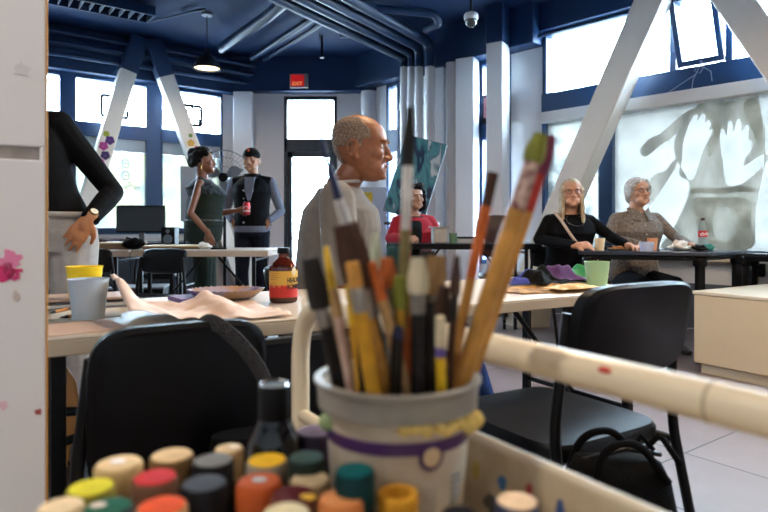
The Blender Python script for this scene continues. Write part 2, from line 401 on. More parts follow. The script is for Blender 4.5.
for (a, b), fm in (((.06, sr(600)), FILM_S), ((sr(614), 3.3), FILM_R), ((3.42, sR-.05), FILM_R)):
    f = MB(); span(f, wr, a, b, RZB+.05, RZS, -.03, -.036); f.build('lower_pane', GLASS, fr8, smooth=False)
    f = MB(); f.add([wr(a, -.026)+V((0, 0, RZB+.05)), wr(b, -.026)+V((0, 0, RZB+.05)), wr(b, -.026)+V((0, 0, RZS)), wr(a, -.026)+V((0, 0, RZS))], [(0, 1, 2, 3)])
    f.build('window_film', fm, fr8, smooth=False)
# grey-beige printed figure with raised hands: areas of denser print on the film, each a layer of film in front of the last
def zr(px, py):
    s = sr(px); d = wr(s).y; return s, CAMZ-(py-HY)/F*d
def print_shape(name, pts, m, o):
    f = MB(); vs = []
    for px, py in pts: s, z = zr(px, py); p = wr(s, o); vs.append(V((p.x, p.y, z)))
    f.add(vs, [tuple(range(len(vs)))]); 
    bmesh.ops.triangulate(f.bm, faces=f.bm.faces[:]); return f.build(name, m, fr8, smooth=False)
def smooth_poly(p, k=2):
    for _ in range(k):
        q = []
        for i in range(len(p)):
            a, b = p[i], p[(i+1) % len(p)]
            q += [(a[0]*.75+b[0]*.25, a[1]*.75+b[1]*.25), (a[0]*.25+b[0]*.75, a[1]*.25+b[1]*.75)]
        p = q
    return p
PR1 = film_mat('taupe_print', (158, 154, 146), (228, 224, 216), 4.5, .55, stretch=(1, 1, .35))
def print_cut(name, outer, holes, m, o):
    """a printed area with the lighter hands and sleeves left out of it"""
    cu = bpy.data.curves.new('t', 'CURVE'); cu.dimensions = '2D'; cu.fill_mode = 'BOTH'
    for pts in [outer]+holes:
        sp = cu.splines.new('POLY'); sp.points.add(len(pts)-1); sp.use_cyclic_u = True
        for k, (a, b) in enumerate(pts): sp.points[k].co = (a*.01, -b*.01, 0, 1)
    ob = bpy.data.objects.new('t', cu); C.objects.link(ob)
    dg = bpy.context.evaluated_depsgraph_get(); me = bpy.data.meshes.new_from_object(ob.evaluated_get(dg)); bpy.data.objects.remove(ob)
    me.name = name
    for v in me.vertices:
        s, z = zr(v.co.x*100, -v.co.y*100); p = wr(s, o); v.co = V((p.x, p.y, z))
    q = bpy.data.objects.new(name, me); C.objects.link(q); me.materials.clear(); me.materials.append(m); q.parent = fr8; return q
SPn = lambda p: smooth_poly(p, 2)
hand_l = SPn([(676, 176), (682, 160), (681, 148), (684, 136), (688, 124), (693, 115), (697, 114), (696, 122), (701, 113), (705, 114), (703, 124), (709, 118), (712, 121), (707, 131), (713, 128), (714, 133), (706, 142), (700, 156), (697, 168), (692, 182)])
hand_r = SPn([(724, 186), (722, 160), (719, 146), (719, 130), (723, 128), (726, 138), (727, 122), (731, 119), (733, 134), (736, 119), (740, 118), (741, 133), (745, 124), (749, 126), (747, 140), (752, 140), (752, 148), (744, 158), (742, 168), (752, 160), (766, 152), (768, 160), (752, 176), (738, 186)])
sleeve_l = SPn([(652, 220), (662, 196), (674, 178), (691, 184), (684, 206), (674, 226), (666, 238)])
body = SPn([(655, 250), (668, 236), (680, 214), (690, 190), (686, 176), (674, 158), (672, 142), (682, 122), (694, 106), (708, 100), (724, 102), (740, 98), (757, 92), (760, 110), (766, 140), (762, 176), (756, 200), (754, 226), (756, 252), (700, 252)])
print_cut('film_print', body, [hand_l, hand_r], PR1, -.022)
print_cut('film_print', SPn([(638, 150), (648, 138), (660, 134), (672, 122), (684, 112), (694, 106), (688, 118), (680, 126), (672, 138), (660, 144), (650, 154), (642, 158)]), [], PR1, -.0222)
print_cut('film_print', SPn([(648, 180), (656, 172), (664, 172), (672, 160), (677, 158), (675, 168), (664, 184), (654, 200), (645, 210), (648, 194)]), [], PR1, -.0224)
PR3 = film_mat('beige_print', (200, 196, 186), (246, 242, 234), 7, .7)
print_cut('film_print', SPn([(689, 190), (704, 186), (720, 189), (738, 185), (756, 188), (754, 193), (738, 191), (720, 195), (704, 192), (690, 195)]), [], PR1, -.019)
print_cut('film_print', SPn([(690, 196), (716, 198), (752, 196), (750, 225), (754, 250), (716, 250), (700, 236), (694, 216)]), [SPn([(712, 208), (730, 206), (738, 222), (730, 244), (712, 240)])], PR3, -.0187)
print_cut('film_print', SPn([(698, 104), (716, 112), (722, 126), (716, 146), (708, 160), (706, 142), (714, 128)]), [], PR3, -.0183)
print_cut('film_print', SPn([(742, 100), (758, 96), (763, 130), (758, 150), (752, 130), (744, 116)]), [], PR3, -.0181)

# outside: pavement, a pale building and trees
def out_thing(name, label, cat, ob): ob['kind'] = 'structure'; return ob
m = MB(); m.bx(-40, 40, -30, 60, -.3, -.15); struct(m.build('ground_outside', mat('pavement', (150, 150, 150), .8, var=.1, vscale=2), smooth=False))

# ------------------------------------------------------------------ columns, braces
def post(name, px0, px1, d, z1, label, deep=.16, round_=False, rz=0):
    x0, x1 = (px0-384)/F*d, (px1-384)/F*d
    m = MB()
    if round_: m.cyl(((x0+x1)/2, d, 0), ((x0+x1)/2, d, z1), (x1-x0)/2, n=32)
    else: m.box(((x0+x1)/2, d+deep/2, z1/2), (x1-x0, deep, z1), rz)
    o = m.build(name, M_['white'], bevel=.006 if not round_ else 0); struct(o); return o
post('column_1', 233, 252, 8.6, 2.89, '')
post('column_2', 361, 377, 8.68, 2.9, '', round_=True)
post('column_3', 446, 458, 7.35, 2.95, '', round_=True, )
post('column_4', 459, 478, 7.1, 2.95, '', deep=.2, rz=-.5)
post('column_5', 432, 446, 7.55, 2.95, '', deep=.1, rz=-.5)
x0, x1 = (488-384)/F*6.55, (514-384)/F*6.55
m = MB(); m.box(((x0+x1)/2, 6.72, 1.49), (.19, .24, 2.98), -.55); struct(m.build('column_6', M_['white'], bevel=.008))
m = MB(); m.box(((x0+x1)/2, 6.72, 3.19), (.21, .26, .42), -.55); struct(m.build('trim_6', M_['navy'], bevel=.008))

M_['brace'] = mat('brace_paint', (240, 232, 220), .45, var=.05, vscale=3, bump=.03)
def brace(w, s0, z0, s1, z1, o, wd, dp, label, top=None):
    p, q = w(s0, o)+V((0, 0, z0)), w(s1, o)+V((0, 0, z1)); u = (q-p).normalized()
    ax = (w(1, 0)-w(0, 0)).normalized(); nrm = (w(0, 1)-w(0, 0)).normalized(); t = u.cross(nrm).normalized()
    def bit(a, b, g=0):
        m = MB(); A, B = p+u*a, p+u*b; k = [(-t*(wd/2+g)-nrm*(dp/2+g)), (t*(wd/2+g)-nrm*(dp/2+g)), (t*(wd/2+g)+nrm*(dp/2+g)), (-t*(wd/2+g)+nrm*(dp/2+g))]
        m.loft([[A+x for x in k], [B+x for x in k]]); return m
    Lg = (q-p).length
    r = thing('diagonal_brace', label, 'brace', tuple(p))
    cut = Lg if top is None else (top-z0)/(z1-z0)*Lg
    bit(0, cut).build('beam', M_['brace'], r, True, bevel=.012)
    if top is not None:
        bit(cut-.01, Lg, .006).build('painted_end', M_['navy'], r, True, bevel=.012)['label'] = 'navy painted top end'
    return r, p, u, t, nrm
brace(wr, -.11, 0.02, 1.53, CEIL-.02, .32, .26, .22, 'wide cream diagonal steel brace leaning right across the sketch-covered window pane')
brace(wr, 3.53, 0.02, 1.72, CEIL-.02, .32, .26, .22, 'cream diagonal brace leaning left, cut off by the upper right picture edge')
bl, pl_, ul, tl_, nl = brace(wl, 2.36, .02, 1.43, CEIL-.02, .3, .2, .16, 'white diagonal brace with purple flower decals, behind the black-sweater person', 2.92)
br_, pr_, ur, tr_, nr = brace(wl, -.02, .02, 1.27, CEIL-.02, .3, .2, .16, 'white diagonal brace with red and orange flower decals, above the curly-haired woman', 2.93)
def flowers(root, p, u, t, n, zs, cols, name='flower_decal'):
    for (z, off, r, c) in zs:
        k = (z-p.z)/u.z; ctr = p+u*k+t*off+n*(.08+.001)
        m = MB()
        for j in range(5):
            a = 2*PI*j/5; cc = ctr+t*math.cos(a)*r*.6+u*math.sin(a)*r*.6
            m.loft([[cc+(t*math.cos(b)+u*math.sin(b))*r*.55 for b in [2*PI*i/10 for i in range(10)]], [cc+n*.002+(t*math.cos(b)+u*math.sin(b))*r*.55 for b in [2*PI*i/10 for i in range(10)]]])
        m.build(name, mat('decal_%d_%d_%d' % c, c, .6), root, True)
flowers(bl, pl_, ul, tl_, nl, [(2.02, .02, .05, (90, 40, 120)), (1.93, -.03, .05, (190, 60, 140)), (1.83, .02, .05, (60, 30, 90)), (1.72, -.01, .055, (200, 90, 160)), (2.08, -.04, .035, (170, 180, 60)), (1.62, .03, .05, (190, 190, 70)), (1.54, -.02, .04, (120, 140, 60))], None)
flowers(br_, pr_, ur, tr_, nr, [(2.07, -.01, .045, (220, 170, 80)), (1.98, .03, .04, (200, 60, 60)), (1.9, -.02, .045, (210, 90, 120)), (1.82, .02, .04, (230, 190, 100)), (2.16, .02, .025, (120, 150, 70))], None)

# ------------------------------------------------------------------ ceiling services
def bend(pts, r, k=8):
    """round the corners of a polyline"""
    pts = [V(p) for p in pts]; out = [pts[0]]
    for i in range(1, len(pts)-1):
        a, b, c = pts[i-1], pts[i], pts[i+1]; da, dc = (a-b).normalized(), (c-b).normalized()
        L = min(r, (a-b).length*.49, (c-b).length*.49)
        p0, p1 = b+da*L, b+dc*L
        for j in range(k+1):
            t = j/k; out.append(p0*(1-t)**2+b*2*t*(1-t)+p1*t*t)
    return out+[pts[-1]]
navypipe = mat('navy_pipe', (16, 42, 74), .35, spec=.35, var=.1, vscale=4)
whitepipe = mat('white_pipe', (216, 216, 218), .4, var=.04)
pnames = ['leftmost', 'second from left', 'third from left', 'rightmost']
for i, px in enumerate((404, 411.5, 419, 430)):
    d = 7.75-.16*i
    x = (px-384)/F*d; zt = CAMZ+(HY-68)/F*d
    e = V((-1.31, -2.06, 0)).normalized()
    top = V((x, d, 3.12+.02*i)); far = top+e*7
    r = thing('ceiling_pipe', 'large pipe, %s of four, bending from navy ceiling down the white wall' % pnames[i], 'pipe', (x, d, 0))
    path = bend([(x, d, zt), top, far], .3, 10)
    MB().tube(path, .052 if i < 3 else .062, 14).build('overhead_run', navypipe, r, True)['label'] = 'navy painted run along the ceiling'
    MB().cyl((x, d, 0.02), (x, d, zt+.01), .052 if i < 3 else .062, n=16).build('drop_pipe', whitepipe, r, True)['label'] = 'white painted vertical drop'
    for z in (1.2, 2.45): MB().cyl((x, d, z), (x, d, z+.09), .06 if i < 3 else .07).build('pipe_coupling', whitepipe, r, True)
def pipe(label, pts, r, name='ceiling_conduit', m=None):
    o = MB().tube(bend(pts, .12), r, 10).build(name, m or navypipe)
    return tag(origin_to(o, pts[0]), label, 'pipe')
pipe('thick pale-navy pipe slanting across the ceiling behind the pendant lamp', [Wz(222, 48, 3.2), Wz(268, 16, 3.2), Wz(300, -12, 3.2)], .065)
pipe('navy conduit beside a parallel one, above the red exit sign', [Wz(252, 58, 3.27), Wz(298, 28, 3.27), Wz(340, 0, 3.27)], .04)
pipe('navy conduit nearer the big pipes, above the red exit sign', [Wz(264, 60, 3.3), Wz(312, 30, 3.3), Wz(352, 2, 3.3)], .03)
for k, (z, o, rad, nm) in enumerate(((3.02, .26, .035, 'lowest'), (3.14, .3, .04, 'middle'), (3.26, .34, .03, 'topmost'))):
    a, b = wl(-.2, o), wl(sL-.4, o)
    pipe('%s of three navy pipes running along the left window wall under the ceiling' % nm, [a+V((0, 0, z)), b+V((0, 0, z))], rad)
pipe('navy pipe looping under the ceiling left of the dome camera', [Wz(350, 6, 3.2), Wz(435, 14, 3.2), Wz(440, 24, 3.12), Wz(425, 30, 3.12)], .04)
pipe('navy pipe crossing the ceiling behind the dome camera', [Wz(340, 34, 3.3), Wz(412, 32, 3.3)], .05)
pipe('thin navy cable sagging along the ceiling left of the pendant lamp', [Wz(150, 22, 3.36), Wz(190, 12, 3.36), Wz(205, 9, 3.36)], .012)
pipe('slim navy conduit along the top of the right window', [wr(.05, .16)+V((0, 0, 3.02)), wr(1.4, .16)+V((0, 0, 3.02)), wr(4, .16)+V((0, 0, 3.02))], .02)
# louvred fluorescent fitting, switched off
q = Wz(92, 4, 3.3)
r = thing('louvre_light', 'dark louvred ceiling light fitting at the top beside the white panel', 'light fitting', (q.x, q.y, 3.25), math.atan2(-.6, -.8)+PI)
m = MB(); m.box((0, .15, .06), (1.2, .02, .1)); m.box((0, -.15, .06), (1.2, .02, .1)); m.box((.6, 0, .06), (.02, .32, .1)); m.box((-.6, 0, .06), (.02, .32, .1)); m.box((0, 0, .11), (1.2, .3, .01)); m.build('housing', M_['navy'], r, smooth=False)
m = MB()
for k in range(11): m.box((-.5+.1*k, 0, .04), (.006, .28, .05), R=None)
m.build('louvre_blades', mat('louvre_white', (150, 165, 185), .4), r, smooth=False)
m = MB(); m.cyl((.4, 0, .1), (.4, 0, .2), .008); m.cyl((-.4, 0, .1), (-.4, 0, .2), .008); m.build('hanger', M_['blackmetal'], r)
# sprinkler and dome camera
q = Wz(322, 50, 3.22)
r = thing('sprinkler_head', 'small dark sprinkler hanging from the ceiling right of the exit sign', 'sprinkler', (q.x, q.y, 3.12))
MB().cyl((0, 0, .02), (0, 0, .28), .014).build('pipe_stem', M_['blackmetal'], r); MB().lathe([(.0, 0), (.03, 0), (.03, .006), (.01, .02), (.012, .03), (0, .03)]).build('deflector', M_['blackmetal'], r)
q = W(471, 20, 5.0)
r = thing('dome_camera', 'small white dome security camera hanging on a rod from the ceiling', 'camera', (q.x, q.y, q.z-.06))
MB().lathe([(0, .06), (.056, .06), (.06, .07), (.06, .1), (.05, .115), (.02, .12), (0, .12)]).build('housing', mat('camera_white', (205, 208, 212), .35), r)
MB().lathe([(0, 0), (.025, .004), (.042, .02), (.05, .045), (.05, .06), (0, .06)]).build('dome', mat('smoked_dome', (70, 74, 80), .1), r)
MB().cyl((0, 0, .115), (0, 0, CEIL-q.z+.06), .011).build('rod', M_['blackmetal'], r)
# pendants
def pendant(loc, label, power, cord, col=(1, .80, .58)):
    r = thing('pendant_lamp', label, 'lamp', loc, group=None)
    MB().lathe([(.15, 0), (.148, .02), (.13, .075), (.09, .13), (.05, .165), (.035, .19), (.035, .24), (.0, .24), (0, .235), (.03, .235), (.03, .19), (.045, .162), (.085, .127), (.125, .072), (.143, .02), (.146, 0), (.15, 0)], n=32).build('lamp_shade', [mat('shade_black', (10, 14, 20), .35)], r)
    MB().lathe([(0, .03), (.02, .034), (.038, .05), (.044, .075), (.034, .1), (.02, .13), (0, .13)]).build('bulb', BULB, r)
    MB().lathe([(0, .015), (.138, .015), (.14, .02), (0, .02)]).build('diffuser', DIFF, r)
    MB().cyl((0, 0, .24), (0, 0, cord), .005, n=8).build('cord', M_['blackmetal'], r)
    MB().lathe([(0, cord-.03), (.06, cord-.03), (.065, cord-.02), (.06, cord), (0, cord)]).build('ceiling_rose', mat('rose_grey', (120, 132, 150), .4), r)
    ld = bpy.data.lights.new('pendant_light', 'AREA'); ld.shape = 'DISK'; ld.size = .24; ld.energy = power; ld.color = col
    lo = bpy.data.objects.new('pendant_light', ld); C.objects.link(lo); lo.parent = r; lo.location = (0, 0, -.01)
    return r
BULB = emit('bulb_glow', (255, 214, 150), 6); DIFF = emit('diffuser_glow', (255, 226, 180), 4)
q = W(207, 69, 6.9)
pendant((q.x, q.y, q.z), 'black bell pendant lamp lit white inside, hanging near the left windows', 14, CEIL-q.z)
for (x, y, p, lb, col) in PENDANTS:
    pendant((x, y, 2.75), lb, p, CEIL-2.75, col)
# exit sign on the navy band
r = thing('exit_sign', 'red square exit sign on the navy band above the glazed door', 'sign', ((299-384)/F*8.6, 8.58, CAMZ+(HY-81)/F*8.58))
MB().box((0, 0, 0), (.26, .06, .2)).build('sign_box', mat('sign_grey', (140, 140, 140), .5), r, bevel=.006)
MB().box((-.015, -.032, .0), (.19, .006, .165)).build('sign_face', emit('sign_red', (214, 24, 30), .35), r, bevel=.002)
text('sign_lettering', 'EXIT', .07, emit('sign_letter', (255, 170, 100), .5), r, lambda x, y, z: V((x*1.0-.015, -.037+z, y-.068)))
r = thing('open_sign', 'small black-cased pink and red window sign behind the white column', 'sign', tuple(wr(sr(500), .1)+V((0, 0, 2.33))), math.atan2(-.721, .693))
MB().box((0, 0, 0), (.34, .05, .34)).build('sign_case', M_['black'], r, bevel=.006)
MB().box((0, -.028, .02), (.28, .005, .24)).build('sign_face', mat('sign_pink', (226, 150, 165), .5), r)
text('sign_lettering', 'OPEN', .09, mat('sign_red_ink', (190, 40, 50), .5), r, lambda x, y, z: V((x, -.032+z, y-.02)))
# ------------------------------------------------------------------ furniture
TABLE_TOP = mat('laminate_top', (214, 200, 180), .35, var=.05, vscale=3)
TABLE_EDGE = mat('laminate_edge', (206, 190, 166), .45, col2=(190, 168, 138), vscale=5, stretch=(.3, .3, 3))
def folding_table(label, o, rz, length, depth, z, topm, edgem, th=.04, inset=.12, group=None):
    """o = near-left corner; local x along the length, y across"""
    r = thing('folding_table', label, 'table', (o[0], o[1], 0), rz, group)
    m = MB(); m.bx(0, length, 0, depth, z-.006, z); m.build('tabletop', topm, r, bevel=.003)
    m = MB()
    for q in ((0, length, 0, .02), (0, length, depth-.02, depth), (0, .02, .02, depth-.02), (length-.02, length, .02, depth-.02)): m.bx(q[0], q[1], q[2], q[3], z-th, z-.006)
    m.bx(.02, length-.02, .02, depth-.02, z-.022, z-.006)
    m.build('edge_band', edgem, r, bevel=.003)
    for x in (inset, length-inset):
        for y in (.06, depth-.06):
            m = MB(); m.box((x, y, (z-th)/2), (.028, .028, z-th)); m.build('leg', M_['blackmetal'], r, bevel=.003)
        m = MB(); m.cyl((x, .06, .12), (x, depth-.06, .12), .011); m.cyl((x, .06, z-th-.03), (x, depth-.06, z-th-.03), .011); m.build('crossbar', M_['blackmetal'], r)
        m = MB(); m.cyl((x, depth/2, .3), (x+(.35 if x < length/2 else -.35), depth/2, z-th), .009); m.cyl((x, .06, .3), (x, depth-.06, .3), .009); m.build('brace', M_['blackmetal'], r)
    return r
TZ = .72
TU, TN = V((.855, .518, 0)), V((-.518, .855, 0)); TO = V((-.636, 1.135, 0))-TU*.03
TROT = math.atan2(.518, .855)
folding_table('long pale folding table in the middle, with bottle, cups and crumpled paper on it', TO, TROT, 1.86, .61, TZ, TABLE_TOP, TABLE_EDGE, .036, .05)
RT = mat('grey_laminate', (206, 200, 194), .4, var=.04)
folding_table('pale table behind, stretching in front of the woman in the green jumpsuit', (-1.92, 4.55), 0, 1.04, .6, .762, RT, mat('beige_edge', (190, 176, 160), .5), .05)
folding_table('pale table behind the black-sweater person, with drawing boards on it', (-3.1, 4.55), 0, 1.16, .6, .762, RT, MATS['beige_edge'], .05)
DK = mat('dark_laminate', (34, 40, 54), .22, var=.1)
folding_table('dark desk in front of the woman in the red cardigan', (.02, 5.0), 0, 1.3, .55, .80, DK, M_['black'], .05)
folding_table('pale desk under the left windows with the monitor on it', (-3.55, 6.35), 0, 1.5, .6, .74, mat('desk_grey', (120, 124, 134), .4), M_['black'], .04)

# dark table of the two women: top narrows towards the wall
def quad_table(label, pts, z, rz=0):
    c = sum((V(p) for p in pts), V((0, 0)))/4
    r = thing('activity_table', label, 'table', (c.x, c.y, 0))
    L = [(p[0]-c.x, p[1]-c.y) for p in pts]
    def rounded(L, k, f=.12):
        out = []
        for i in range(4):
            a, b, d = V(L[i-1]), V(L[i]), V(L[(i+1) % 4])
            p0, p1 = b+(a-b)*f*.6, b+(d-b)*f*.6
            for j in range(5):
                t = j/4; q = p0*(1-t)**2+b*2*t*(1-t)+p1*t*t; out.append((q.x*k, q.y*k))
        return out
    MB().prism(rounded(L, 1), .028, Matrix.Translation((0, 0, z-.028))).build('tabletop', DK, r, bevel=.005)
    MB().prism(rounded(L, .9), .03, Matrix.Translation((0, 0, z-.06))).build('apron', M_['blackmetal'], r, bevel=.004)
    for p in L:
        x, y = p[0]*.86, p[1]*.8
        m = MB(); m.box((x, y, (z-.05)/2+.02), (.05, .05, z-.09)); m.lathe([(.02, 0), (.03, .003), (.03, .02), (.015, .03)], (x, y, 0), 12); m.lathe([(.04, z-.1), (.045, z-.09), (.045, z-.05), (.03, z-.03)], (x, y, 0), 12)
        m.build('leg', M_['black'], r, bevel=.004)
    return r
quad_table('dark blue-black table where the two white-haired and blonde women sit', [(1.40, 4.33), (2.2, 4.05), (2.74, 4.5), (1.52, 4.63)], .765)
quad_table('dark table at the right edge beyond the pale cabinet', [(2.82, 4.82), (3.35, 4.32), (3.58, 4.55), (3.02, 5.02)], .725)

# low pale cabinet at the right
cu, cv = V((.52, -.855, 0)), V((.855, .52, 0)); co = V((2.0, 3.87, 0))
CAB = mat('cream_laminate', (216, 200, 170), .42, var=.03)
r = thing('storage_cabinet', 'low cream storage cabinet beside the dark table at the right edge', 'cabinet', tuple(co), math.atan2(-.855, .52))
m = MB(); m.bx(0, 1.2, .01, .9, .06, .505); m.build('body', CAB, r, bevel=.004)
m = MB(); m.bx(-.008, 1.208, -.008, .9, .505, .525); m.build('top_panel', mat('cabinet_top', (226, 216, 196), .3), r, bevel=.003)
m = MB(); m.bx(.03, 1.17, .03, .87, 0, .06); m.build('plinth', CAB, r)
m = MB(); m.bx(.004, .62, -.006, .01, .07, .5); dd = m.build('door', CAB, r, bevel=.002)
m = MB(); m.bx(.63, 1.196, -.006, .01, .07, .5); m.build('door', CAB, r, bevel=.002)

# stackable black chair: local origin at floor under the seat's rear edge centre; +y = the way the sitter faces
def make_chair(label, w=.40, dp=.42, zs=.455, zb=.80, wb=.37, zlo=.60, group=None, lean=.07):
    r = thing('stacking_chair', label, 'chair', group=group)
    def seatf(u, v):
        x = (u-.5)*w; y = v*dp
        k = 1-.1*v; return V((x*k, y, zs-.012*math.sin(PI*v)+(-.02*max(0, v-.85)/.15)))
    m = MB(); pts = []
    for k in range(32):
        t = 2*PI*k/32; c, s_ = math.cos(t), math.sin(t)
        pts.append((w/2*abs(c)**.35*(1 if c > 0 else -1), dp/2+dp/2*abs(s_)**.35*(1 if s_ > 0 else -1)))
    m.loft([[V((x*.95, (y-dp/2)*.95+dp/2, zs-.045)) for x, y in pts], [V((x, y, zs-.035)) for x, y in pts], [V((x, y, zs-.012)) for x, y in pts], [V((x*.96, (y-dp/2)*.96+dp/2, zs)) for x, y in pts], [V((x*.6, (y-dp/2)*.6+dp/2, zs+.006)) for x, y in pts]])
    m.build('seat', M_['vinyl'], r)
    m = MB(); loops = []
    for yy, kk in ((-.02, .94), (-.012, 1), (.012, 1), (.022, .94)):
        l = []
        for k in range(40):
            t = 2*PI*k/40; c, s_ = math.cos(t), math.sin(t)
            x = wb/2*abs(c)**.4*(1 if c > 0 else -1)*kk; h = abs(s_)**.4*(1 if s_ > 0 else -1)
            z = (zlo+zb)/2+(zb-zlo)/2*h*kk; y = -lean*(z-zs)/(zb-zs)+yy+.35*x*x
            l.append(V((x, y-.0, z)))
        loops.append(l)
    m.loft(loops); m.build('backrest', M_['vinyl'], r)
    for s_ in (-1, 1):
        x = s_*(w/2+.005)
        m = MB(); m.tube(bend([(x, -.10, 0.01), (x, -.005, zs-.02), (x, -.0, zs+.05), (s_*(wb/2-.01), -lean*.8+.04, zb-.06)], .08), .012, 10); m.build('leg', M_['blackmetal'], r)
        m = MB(); m.tube(bend([(x, dp+.06, .01), (x*.97, dp-.05, zs-.05), (x, .0, zs-.045)], .07), .012, 10); m.build('leg', M_['blackmetal'], r)
    m = MB()
    for y in (.05, dp-.06): m.cyl((-w/2, y, zs-.05), (w/2, y, zs-.05), .01)
    m.build('seat_frame', M_['blackmetal'], r)
    return r
fwd = math.atan2(.52, .85)
ch = make_chair('black vinyl chair with curved backrest at the right, above the black bag', .40, .42, .455, .81, .385, .60)
ch.location = (.535, 1.374, 0); ch.rotation_euler = (0, 0, fwd)
cl_ = make_chair('big black padded chair seen from behind, tucked at the near table on the left', .34, .38, .45, .755, .325, .44, lean=.05)
cl_.location = (-.395, 1.155, 0); cl_.rotation_euler = (0, 0, math.atan2(.518, .855)); 
c2_ = make_chair('lower black chair in the dark under the table edge, left of the bucket', .34, .38, .42, .70, .34, .40, lean=.04)
c2_.location = (-.225, 1.30, 0); c2_.rotation_euler = (0, 0, math.atan2(.518, .855))
G = 'black chairs further back in the room'
base = make_chair('black chair under the grey-shirted man at the long table', group=G, zb=.78)
base.location = (-.38, 2.43, 0); base.rotation_euler = (0, 0, -PI/2)
dup(base, (.255, 5.85, 0), PI+.25, 'black chair under the woman in the red cardigan', G)
dup(base, (1.42, 5.04, 0), PI+.2, 'black chair under the blonde woman in black', G)
dup(base, (2.02, 5.12, 0), PI+.2, 'black chair under the white-haired woman in the patterned shirt', G)
dup(base, (-1.62, 4.35, 0), PI-.3, 'empty black chair in front of the back table, nearer the jumpsuit woman', G)
dup(base, (-2.15, 4.3, 0), PI+.35, 'empty black chair in front of the back table, beside the grey trousers', G)
dup(base, (-2.35, 6.2, 0), .3, 'black chair behind the back table, left of the jumpsuit woman', G)
# brown-backed office chair
r = thing('office_chair', 'brown leather office chair behind the dark desk, by the cream diagonal brace', 'chair', (1.15, 5.78, 0), PI+.15)
BR = mat('brown_leather', (62, 34, 26), .4, bump=.05, bscale=80)
m = MB(); m.lathe([(0, .44), (.22, .44), (.25, .47), (.24, .5), (.1, .51), (0, .51)], n=28); m.build('seat', BR, r)
m = MB(); m.tube(bend([(0, -.05, .44), (0, -.26, .46), (0, -.27, .75)], .1), .02); m.build('back_support', M_['black'], r)
m = MB(); pts = [(.19*abs(math.cos(t))**.5*(1 if math.cos(t) > 0 else -1), .21*abs(math.sin(t))**.5*(1 if math.sin(t) > 0 else -1)) for t in [2*PI*k/32 for k in range(32)]]
m.loft([[V((x*k, -.25+y, .85+z*k)) for x, z in pts] for y, k in ((-.04, .9), (-.025, 1), (.02, 1), (.035, .9))]); m.build('backrest', BR, r)
m = MB(); m.cyl((0, 0, .1), (0, 0, .45), .025); m.build('gas_post', M_['black'], r)
for k in range(5):
    a = 2*PI*k/5; m = MB(); m.cyl((0, 0, .1), (.28*math.cos(a), .28*math.sin(a), .07), .025, .016); lg = m.build('foot', M_['black'], r)
    m = MB(); c, s_ = math.cos(a), math.sin(a); m.cyl((.28*c-.012*s_, .28*s_+.012*c, .028), (.28*c+.012*s_, .28*s_-.012*c, .028), .028); m.build('caster', M_['black'], lg)
# plywood chair under the table
q = W(66, 400, 1.75)
r = thing('plywood_chair', 'orange-brown plywood chair half hidden under the near table on the left', 'chair', (-1.02, 1.62, 0), 0)
m = MB(); pts = [(-.2, .18), (.2, .18), (.2, .45), (.19, .52), (.15, .575), (.07, .60), (-.07, .60), (-.15, .575), (-.19, .52), (-.2, .45)]
m.loft([[V((x, y+.25*(x*x)*-1, z)) for x, z in pts] for y in (0, .012)]); m.build('backrest', M_['wood'], r, bevel=.003)
m = MB(); m.box((0, .2, .3), (.4, .36, .014)); m.build('seat', M_['wood'], r, bevel=.004)
for x in (-.17, .17):
    for y in (.03, .36): MB().cyl((x, y, 0), (x*.95, y, .3), .012).build('leg', M_['blackmetal'], r)
m = MB(); m.cyl((-.2, -.016, .42), (.2, -.016, .44), .012); m.cyl((-.2, -.016, .24), (.2, -.016, .37), .012); m.build('crossbar', M_['blackmetal'], r)

# tall painted panel at the left edge
PAN = mat('spattered_white_paint', (226, 224, 224), .5, var=.04, vscale=2)
PX = 0
r = thing('painted_panel', 'white upright panel with pink paint marks and a slot, at the left picture edge', 'panel', (-.812, .86, 0), .5)
m = MB(); zs0, zs1 = 1.042, 1.064
m.bx(-.5, .285, 0, .02, .03, zs0); m.bx(-.5, .285, 0, .02, zs1, 1.9); m.bx(.276, .285, 0, .02, zs0, zs1); m.bx(-.5, -.48, 0, .02, zs0, zs1)
m.build('board', PAN, r, smooth=False, bevel=.002)
m = MB(); m.bx(-.48, .276, .010, .018, zs0, zs1); m.build('slot_back', mat('slot_grey', (190, 180, 172), .8, var=.3, vscale=40), r, smooth=False)
m = MB(); m.bx(.285, .288, 0, .02, .03, 1.9); m.build('edge_strip', mat('raw_wood_edge', (196, 142, 72), .6), r, smooth=False)
for x in (-.42, .2): m = MB(); m.box((x, .01, .015), (.05, .34, .03)); m.build('foot', M_['white'], r, bevel=.005)
def splat(px, py, r0, col, seed, name='paint_mark', sx=1, sz=1):
    random.seed(seed); l = []
    dr = V(((px-384)/F, 1, 0)); n_ = V((math.sin(.5), -math.cos(.5), 0)); o_ = V((-.812, .86, 0)); t_ = o_.dot(n_)/dr.dot(n_)   # where that mark sits on the board
    hit = dr*t_-o_; x = hit.x*math.cos(.5)+hit.y*math.sin(.5); z = CAMZ-(py-HY)/F*t_
    for k in range(22):
        a = 2*PI*k/22; q = r0*random.uniform(.6, 1.25); l.append((x+q*sx*math.cos(a), z+q*sz*math.sin(a)))
    m = MB(); m.loft([[V((a, -.0008, b)) for a, b in l], [V((a, .001, b)) for a, b in l]]); m.build(name, mat('mark_%d_%d_%d' % col, col, .7), r, smooth=False)
splat(10, 262, .017, (226, 130, 170), 1, sz=1.2); splat(6, 272, .014, (205, 40, 105), 2, sx=1.4); splat(14, 276, .007, (196, 60, 120), 3, sx=1.5)
splat(38, 412, .005, (170, 80, 80), 5); splat(16, 296, .006, (190, 180, 175), 6, sx=.7, sz=1.6); splat(3, 405, .008, (225, 190, 200), 7); splat(22, 70, .012, (210, 208, 208), 8)

